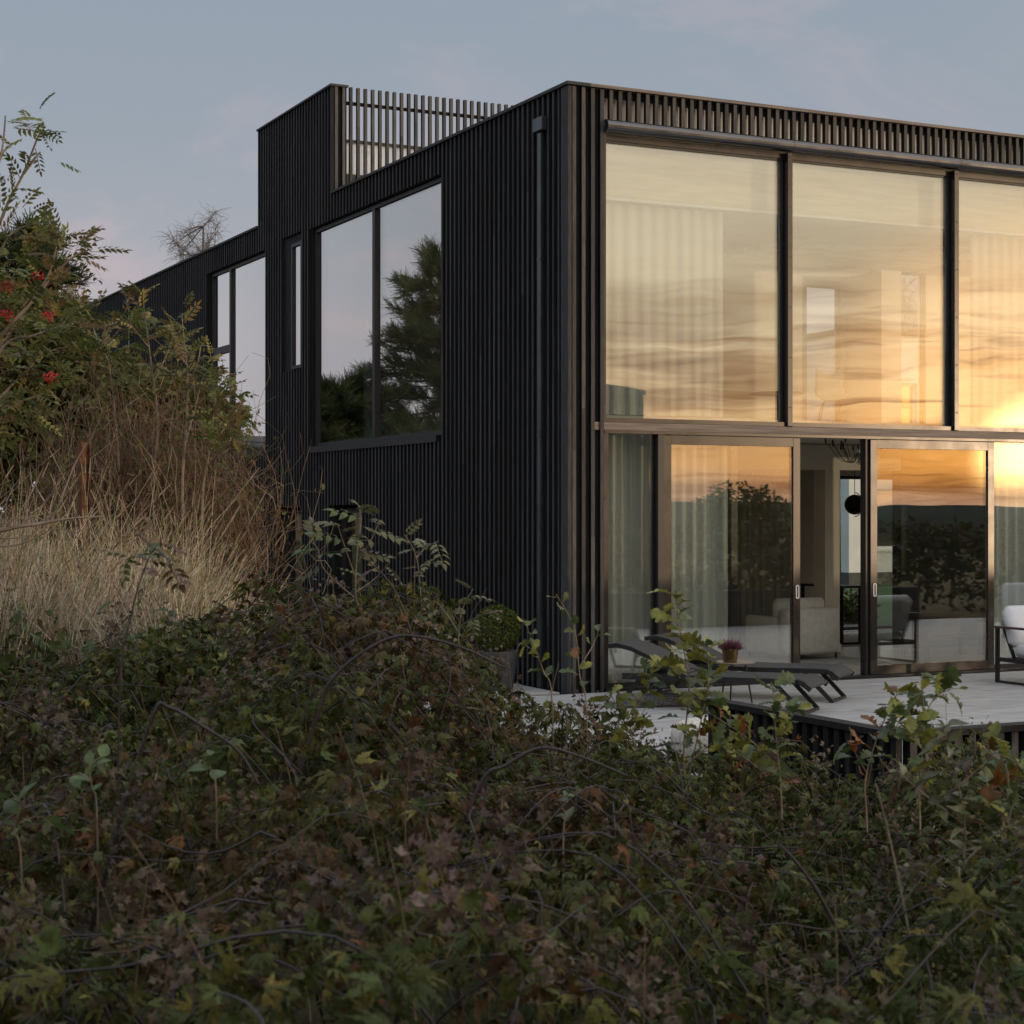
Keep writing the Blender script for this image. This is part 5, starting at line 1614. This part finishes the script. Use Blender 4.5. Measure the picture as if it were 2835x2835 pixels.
bush('leafy_bush', 'olive green bush below the young ashes on the bank', 340, 1330, 15.4, [(330, 1090, 0.42, 0.28, 0), (440, 1110, 0.40, 0.26, .3), (250, 1040, 0.42, 0.32, .5), (530, 1150, 0.36, 0.24, .2), (600, 1160, 0.3, 0.25, .1)], 3000, DG + [(0.14, 0.14, 0.05)], [3, 3, 3, 2, 1], 1.1)
# tangled brown shrub
NT_ = 3200
c0 = P(390, 1480, 13.8); g = float(height(c0.x, c0.y))
sb = empty('tangled_shrub', (c0.x, c0.y, g - 0.05), 0, 'tangled brown twiggy shrub between the dry grass and the black wall', 'bush')
a_ = rng.uniform(0, 2 * math.pi, NT_); el = rng.uniform(0.55, 1.55, NT_)
Lh = rng.uniform(0.7, 1.9, NT_)
dirs = np.stack([np.cos(a_) * np.cos(el), np.sin(a_) * np.cos(el), np.sin(el)], -1)
st0 = np.stack([rng.normal(0, 0.36, NT_), rng.normal(0, 0.36, NT_), rng.uniform(0, 0.7, NT_)], -1)
tw_ = []
wob = rng.normal(0, 0.16, (NT_, 3)); wob2 = rng.normal(0, 0.07, (NT_, 3))
for f in np.linspace(0, 1, 9):
    tw_.append(st0 + dirs * (Lh * f)[:, None] * np.array([0.5, 0.5, 0.95]) + wob * math.sin(f * math.pi) + wob2 * math.sin(f * 9.4) + np.array([0, 0, -0.30]) * (f ** 2) * (Lh * np.cos(el))[:, None] + rng.normal(0, 0.012, (NT_, 3)))
tV, tQ = tubes_np(np.stack(tw_, 1), 0.0036, 0.0014, 3)
np_mesh('twigs', tV, tQ, np.repeat(pal([(0.26, 0.18, 0.12), (0.18, 0.12, 0.08), (0.36, 0.28, 0.20)], [3, 3, 1.3], NT_), 27, axis=0), (M['straw'],), sb)
NLs = 1500
tip = tw_[6][rng.integers(0, NT_, NLs)] + rng.normal(0, 0.04, (NLs, 3))
tV, tQ, tC = scatter(SMALL, rng.integers(0, 2, NLs), tip, frames(unitv(NLs), unitv(NLs) + np.array([0, 0, .6])), rng.uniform(0.5, 0.9, NLs), pal(DG + [(0.13, 0.16, 0.04)], [2, 3, 3, 2, 1], NLs))
np_mesh('leaves', tV, tQ, tC, (M['leaf'],), sb)
# side shoot of the shrub reaching right, rusty post, dead branch
rp_ = P(232, 1480, 12.4)
gz_ = float(height(rp_.x, rp_.y))
post = empty('rusty_post', (rp_.x, rp_.y, gz_), R(20), 'rusty steel fence post standing in the dry grass', 'post')
MB().box(-0.028, 0.028, -0.004, 0.004, -0.1, 1.22).build('web', M['rust'], post)
MB().box(-0.034, -0.0285, -0.03, 0.03, -0.1, 1.215).build('flange', M['rust'], post)
MB().box(0.0285, 0.034, -0.03, 0.03, -0.1, 1.20).build('flange', M['rust'], post)
db0 = P(-60, 1500, 8.8)
db = empty('dead_branch', (db0.x, db0.y, float(height(db0.x, db0.y))), 0, 'bare grey dead branch lying over the grass at the left edge', 'branch')
def px_tube(mb, o_, Z, pts, r0, r1):
    mb.tube([p - o_ for p in smoothp([P(x, y, Z) for x, y in pts])], r0, r1, n=6)
o_ = Vector(db.location)
mb = MB(); px_tube(mb, o_, 8.8, [(-120, 1700), (-60, 1500), (20, 1465), (110, 1450), (200, 1435), (290, 1430)], 0.016, 0.003); mb.build('limb', M['twig'], db)
for k, pts_ in enumerate(([(20, 1465), (40, 1435), (75, 1440)], [(-40, 1490), (30, 1490), (65, 1485)], [(-60, 1510), (40, 1510), (95, 1490), (150, 1465), (215, 1475)], [(110, 1450), (150, 1420), (185, 1340), (205, 1290), (240, 1225)], [(60, 1455), (90, 1430), (130, 1445)])):
    mb = MB(); px_tube(mb, o_, 8.8 + 0.05 * k, pts_, 0.007, 0.0025); mb.build('twig', M['twig'], db)

# ---- pines
def pine(label, x, y, H, Wd, seed, lean=0.0, group='pines by the house', first=0.22, tuft=1.0):
    random.seed(seed)
    e = tree_root(x, y, label, 'pine_tree', 'tree', group)
    mb = MB()
    mb.tube([(lean * f * f, 0, -0.2 + (H * 0.97) * f) for f in np.linspace(0, 1, 9)], 0.02 * H + 0.03, 0.03, n=8)
    tp_, td_ = [], []
    k = 0
    z_ = H * first
    while z_ < H * 0.985:
        f = z_ / H
        for br in range(random.randint(4, 6)):
            reach = Wd * (1 - f) ** 0.6 * random.uniform(0.35, 1.2) + 0.10
            a = k * 2.4 + random.uniform(-.6, .6)
            k += 1
            b0_ = Vector((lean * f * f, 0, z_ + random.uniform(-0.1, 0.1)))
            e1 = b0_ + Vector((math.cos(a) * reach, math.sin(a) * reach, reach * random.uniform(-0.02, 0.30)))
            pts_ = limb(mb, b0_, e1, 0.010 + 0.012 * reach, 0.006, 0.06, 5)
            for q in range(int(7 + reach * 20)):
                g_ = 1 - 0.62 * random.random() ** 1.4
                p = pts_[min(5, int(g_ * 6))].lerp(pts_[min(6, int(g_ * 6) + 1)], random.random())
                sd_ = Vector((-math.sin(a), math.cos(a), 0)) * random.gauss(0, 0.22 * reach * (0.3 + 0.5 * g_)) + Vector((0, 0, random.gauss(0.04, 0.045)))
                tp_.append(p + sd_); td_.append(Vector((math.cos(a), math.sin(a), 0)) * 0.8 + sd_.normalized() * 0.7 + Vector((0, 0, 0.45)))
        z_ += H * random.uniform(0.045, 0.068)
    mb.build('trunk', M['bark'], e)
    pos = np.array(tp_); dr = np.array(td_); k = len(pos)
    ned = []
    for q in range(18):
        a = q * 2.399; sp_ = 0.55 + 0.5 * ((q * 7) % 10) / 10
        ned.append(blade([(0, 1), (1, 0.4)], 0.17, 0.008, 0.1, 0, False, (0.02 * (q % 6), 0, 0), 0))
        v, qd = ned[-1]
        v = v - np.array([0.02 * (q % 6), 0, 0])
        cs, ss = math.cos(sp_), math.sin(sp_)
        v = np.stack([v[:, 0] * cs - v[:, 2] * ss, v[:, 1], v[:, 0] * ss + v[:, 2] * cs], -1)
        ca, sa = math.cos(a), math.sin(a)
        v = np.stack([v[:, 0], v[:, 1] * ca - v[:, 2] * sa, v[:, 1] * sa + v[:, 2] * ca], -1) + np.array([0.035 * (q % 6), 0, 0])
        ned[-1] = (v, qd)
    V_, Q_, C_ = scatter([merge(ned)], np.zeros(k, int), pos, frames(dr, unitv(k)), tuft * rng.uniform(1.1, 2.0, k), pal([(0.048, 0.062, 0.022), (0.035, 0.050, 0.022), (0.075, 0.080, 0.028)], [3, 3, 1.4], k))
    np_mesh('crown', V_, Q_, C_, (M['leaf'],), e)
    return e
pine('tall layered pine mirrored in the big side window', -9.2, 24.8, 7.4, 2.9, 3, -0.3)
pine('smaller pine mirrored low in the big side window', -6.9, 25.5, 3.7, 3.2, 5)
pt = P(95, 700, 60)
pine('broad dark pine rising behind the rowan at the left edge', pt.x - 0.5, pt.y, 12.0, 4.6, 9, first=0.3, tuft=1.7)
random.seed(21)
ok = P(255, 900, 42)
leafy('oak_tree', 'golden-brown oak showing above the far end of the roof', ok.x, ok.y, 0, 3.0,
      [(0, 0, 6.5, 1.2, 0.9), (-1.0, 0, 5.9, 1.1, 0.9), (0.8, .3, 5.9, 1.0, 0.7), (0.9, 0.4, 6.7, 0.5, 0.4), (-0.4, 0, 7.2, 0.7, 0.5), (-1.6, 0, 7.0, 0.8, 0.7), (0.2, .5, 5.0, 1.4, .8), (-1.2, .5, 4.2, 1.4, .8)], 3200, SMALL, [(0.17, 0.13, 0.045), (0.12, 0.095, 0.040), (0.20, 0.115, 0.035), (0.09, 0.10, 0.04)], [3, 3, 2, 2], 2.0)
# ---- bare trees
def bare_tree(label, x, y, H, seed, rx=1.3, rz=2.0, ntw=1500):
    """slim trunk, limbs into the crown and a haze of fine drooping twigs"""
    random.seed(seed)
    e = tree_root(x, y, label, 'bare_tree', 'tree', 'leafless trees behind the house')
    mb = MB()
    cz_ = H - rz
    tr = limb(mb, (0, 0, -0.2), (0.1, 0, cz_ + rz * 0.5), 0.016 * H, 0.03, 0.015, 8, 10)
    limbs_ = []
    for k in range(26):
        u = Vector((random.gauss(0, 1), random.gauss(0, 1), random.gauss(0.4, 0.8))).normalized() * random.uniform(0.5, 0.95)
        p0 = tr[random.randint(6, 10)]
        limbs_.append(limb(mb, p0, (u.x * rx, u.y * rx, cz_ + u.z * rz), 0.028, 0.008, 0.10, 4, 6))
    tw = []
    for k in range(ntw):
        L_ = limbs_[random.randrange(len(limbs_))]
        i = random.randint(1, 5)
        p = L_[i].lerp(L_[i + 1], random.random())
        d = Vector((random.gauss(0, 1), random.gauss(0, 1), random.gauss(0.35, .6))).normalized()
        l_ = random.uniform(0.25, 0.75) * rx * 0.7
        row = [p]
        for q in range(4):
            d = (d + Vector((random.gauss(0, .22), random.gauss(0, .22), random.gauss(-0.12, .2)))).normalized()
            row.append(row[-1] + d * l_ / 4)
        tw.append([tuple(q) for q in row])
    mb.build('trunk', M['birchtwig'], e)
    fV, fQ = tubes_np(np.array(tw), 0.0065, 0.003, 3)
    np_mesh('twigs', fV, fQ, None, (M['birchtwig'],), e)
    return e
bt1 = P(555, 900, 58)
bare_tree('bare wispy birch showing above the roof left of the roof tower', bt1.x, bt1.y, 12.5, 4, 1.4, 1.6, 1300)
bt2 = P(2490, 1000, 62)
bare_tree('bare tree seen through the upper middle window', bt2.x, bt2.y, 11.5, 8, 2.6, 3.0)

# ---- garden shrubs seen through the house
def garden_shrub(label, x, y, seed, h=0.75):
    random.seed(seed)
    return leafy('garden_shrub', label, x, y, 0, 0.3, [(0, 0, h * 0.6 + .4, 0.32, h * 0.5), (0.15, 0.1, h * 0.5 + .4, 0.3, h * 0.4), (-0.18, 0, h * 0.4 + .4, 0.28, h * 0.35)], 900, SMALL, DG, [3, 3, 2, 0.5], 1.0, 'bush', 'shrubs in the rear garden')
garden_shrub('left one of two dark shrubs in the rear garden seen through the open door', 9.35, 8.5, 1)
garden_shrub('right one of two dark shrubs in the rear garden seen through the door glass', 10.15, 8.6, 2, 0.6)

# ---- neighbours
nh = empty('white_neighbour_house', (19.2, 20.9, -0.05), 0, 'white rendered modern house seen through the rooms', 'house')
wall_mesh(lambda s, d, z: (s, d, z), 0, 11, 0.35, 6.55, 0.3, [(0.75, 1.75, 0.95, 2.5), (3.2, 5.4, 0.95, 2.5), (0.9, 2.2, 3.9, 5.3), (4.0, 6.5, 3.9, 5.3)]).build('front_wall', M['gable'], nh)
MB().box(0.0, 0.3, 0.302, 9, 0.35, 6.55).box(10.7, 11, 0.302, 9, 0.35, 6.55).box(0.302, 10.698, 8.7, 9, 0.35, 6.55).build('side_wall', M['gable'], nh)
MB().box(-0.02, 11.02, -0.02, 9.02, 0.0, 0.349).build('plinth', M['grout'], nh)
MB().box(-0.08, 11.08, -0.08, 9.08, 6.552, 6.66).build('roof', M['dark_alu'], nh)
for a, b, c, d in ((0.75, 1.75, 0.95, 2.5), (3.2, 5.4, 0.95, 2.5), (0.9, 2.2, 3.9, 5.3), (4.0, 6.5, 3.9, 5.3)):
    wn = MB().box(a, a + .07, .1, .2, c, d).box(b - .07, b, .1, .2, c, d).box(a + .07, b - .07, .1, .2, d - .07, d).box(a + .07, b - .07, .1, .2, c, c + .07).build('window', M['white_plaster'], nh)
    MB().box(a + .07, b - .07, .14, .16, c + .07, d - .07).build('pane', M['glass'], wn)
    MB().box(a - 0.05, b + .05, -0.06, -0.001, c - 0.06, c).build('sill', M['white_plaster'], nh)
dh = empty('tiled_neighbour_house', (-14.2, 44.0, -0.5), R(8), 'neighbour house with a dark tiled roof mirrored in the far side window', 'house')
MB().box(0, 9, 0, 6, 0, 2.6).build('wall', M['darkwall'], dh)
rf = MB().add([(-0.4, -0.5, 2.6), (9.4, -0.5, 2.6), (9.4, 6.5, 2.6), (-0.4, 6.5, 2.6), (-0.4, 3, 5.2), (9.4, 3, 5.2)], [(0, 1, 5, 4), (2, 3, 4, 5), (0, 4, 3), (1, 2, 5), (0, 3, 2, 1)]).build('roof', M['roof_tile'], dh)
for r_ in range(9):
    f0 = r_ / 9; f1 = (r_ + 0.96) / 9
    y0, z0, y1, z1 = -0.5 + 3.5 * f0, 2.6 + 2.6 * f0, -0.5 + 3.5 * f1, 2.6 + 2.6 * f1
    MB().add([(-0.42, y0, z0 + .05), (9.42, y0, z0 + .05), (9.42, y1, z1 + .02), (-0.42, y1, z1 + .02)], [(0, 1, 2, 3)]).build('tile_course', M['roof_tile'], rf)
MB().box(6.5, 7.1, 2.7, 3.3, 4.6, 5.9).build('chimney', M['rust'], rf)
for a in (1.0, 3.4, 6.0):
    MB().box(a, a + 1.3, -0.03, -0.002, 1.0, 2.2).build('window', M['darkwall'], dh)
ou = empty('dark_outbuilding', (26.9, -44.4, -1.6), R(-25), 'dark boarded outbuilding mirrored in the corner of the upper glazing', 'shed')
MB().box(-3.6, 0, -3.6, 0, 0, 8.1).build('wall', M['darkwall'], ou)
MB().add([(-3.7, -3.7, 8.101), (0.1, -3.7, 8.101), (0.1, 0.1, 8.101), (-3.7, 0.1, 8.101), (-3.7, -3.7, 8.55), (0.1, -3.7, 8.3), (0.1, 0.1, 8.3), (-3.7, 0.1, 8.55)], [(0, 3, 2, 1), (4, 5, 6, 7), (0, 1, 5, 4), (1, 2, 6, 5), (2, 3, 7, 6), (3, 0, 4, 7)]).build('roof', M['roof_tile'], ou)
for k in range(12):
    MB().box(-3.57 + k * 0.3, -3.57 + k * 0.3 + 0.26, 0.002, 0.03, 0.05, 8.05).build('board', M['board'], ou)
# ---- scrub beyond the terrace: mirrored in the doors
NH = 8000
hx = rng.uniform(3.5, 30, NH); hy = rng.normal(-13.0, 0.8, NH) - 0.18 * (hx - 10)
hz = rng.uniform(-0.4, 1, NH) ** 1.0
htop = 1.55 + 0.10 * np.sin(hx * 1.3) + 0.06 * np.sin(hx * 3.1)
hpos = np.stack([hx, hy, -0.4 + (htop + 0.4) * np.sqrt(rng.uniform(0, 1, NH))], -1)
hV, hQ, hC = scatter([blade(OV, 0.15, 0.05, .3, .2, False), merge([blade(OV, 0.13, 0.045, .3, .2, False, (0, 0, 0), a) for a in (0, 2.1, 4.2)])], rng.integers(0, 2, NH), hpos, frames(unitv(NH), unitv(NH) + np.array([0, 0, .8])), rng.uniform(0.7, 1.4, NH), pal([(0.05, 0.055, 0.025), (0.035, 0.045, 0.02), (0.075, 0.05, 0.03)], [3, 3, 2], NH))
hg = np_mesh('scrub_hedge', hV, hQ, hC, (M['leaf'],))
tag(hg, 'dark scrub beyond the terrace mirrored as a band in the door glass', 'hedge', kind='stuff')
random.seed(31)
leafy('round_tree', 'round bushy tree silhouetted in the left door reflection', 21.6, -29.5, 0, 1.4, [(0, 0, 2.75, 1.05, 0.5), (0.75, .2, 2.5, .8, .45), (-.8, 0, 2.45, .75, .45), (0, 0.3, 1.8, 1.3, .7)], 2800, SMALL, DG, [4, 3, 1, 1], 1.8)
leafy('thin_tree', 'thin wispy tree left of the round one in the door reflection', 22.5, -42.5, 0, 1.8, [(0, 0, 3.2, 1.2, 0.9), (1.4, .2, 2.8, 1.0, .7), (-1.0, 0, 3.0, 0.9, .7)], 1100, SMALL, DG, [3, 3, 1, 1], 2.0)
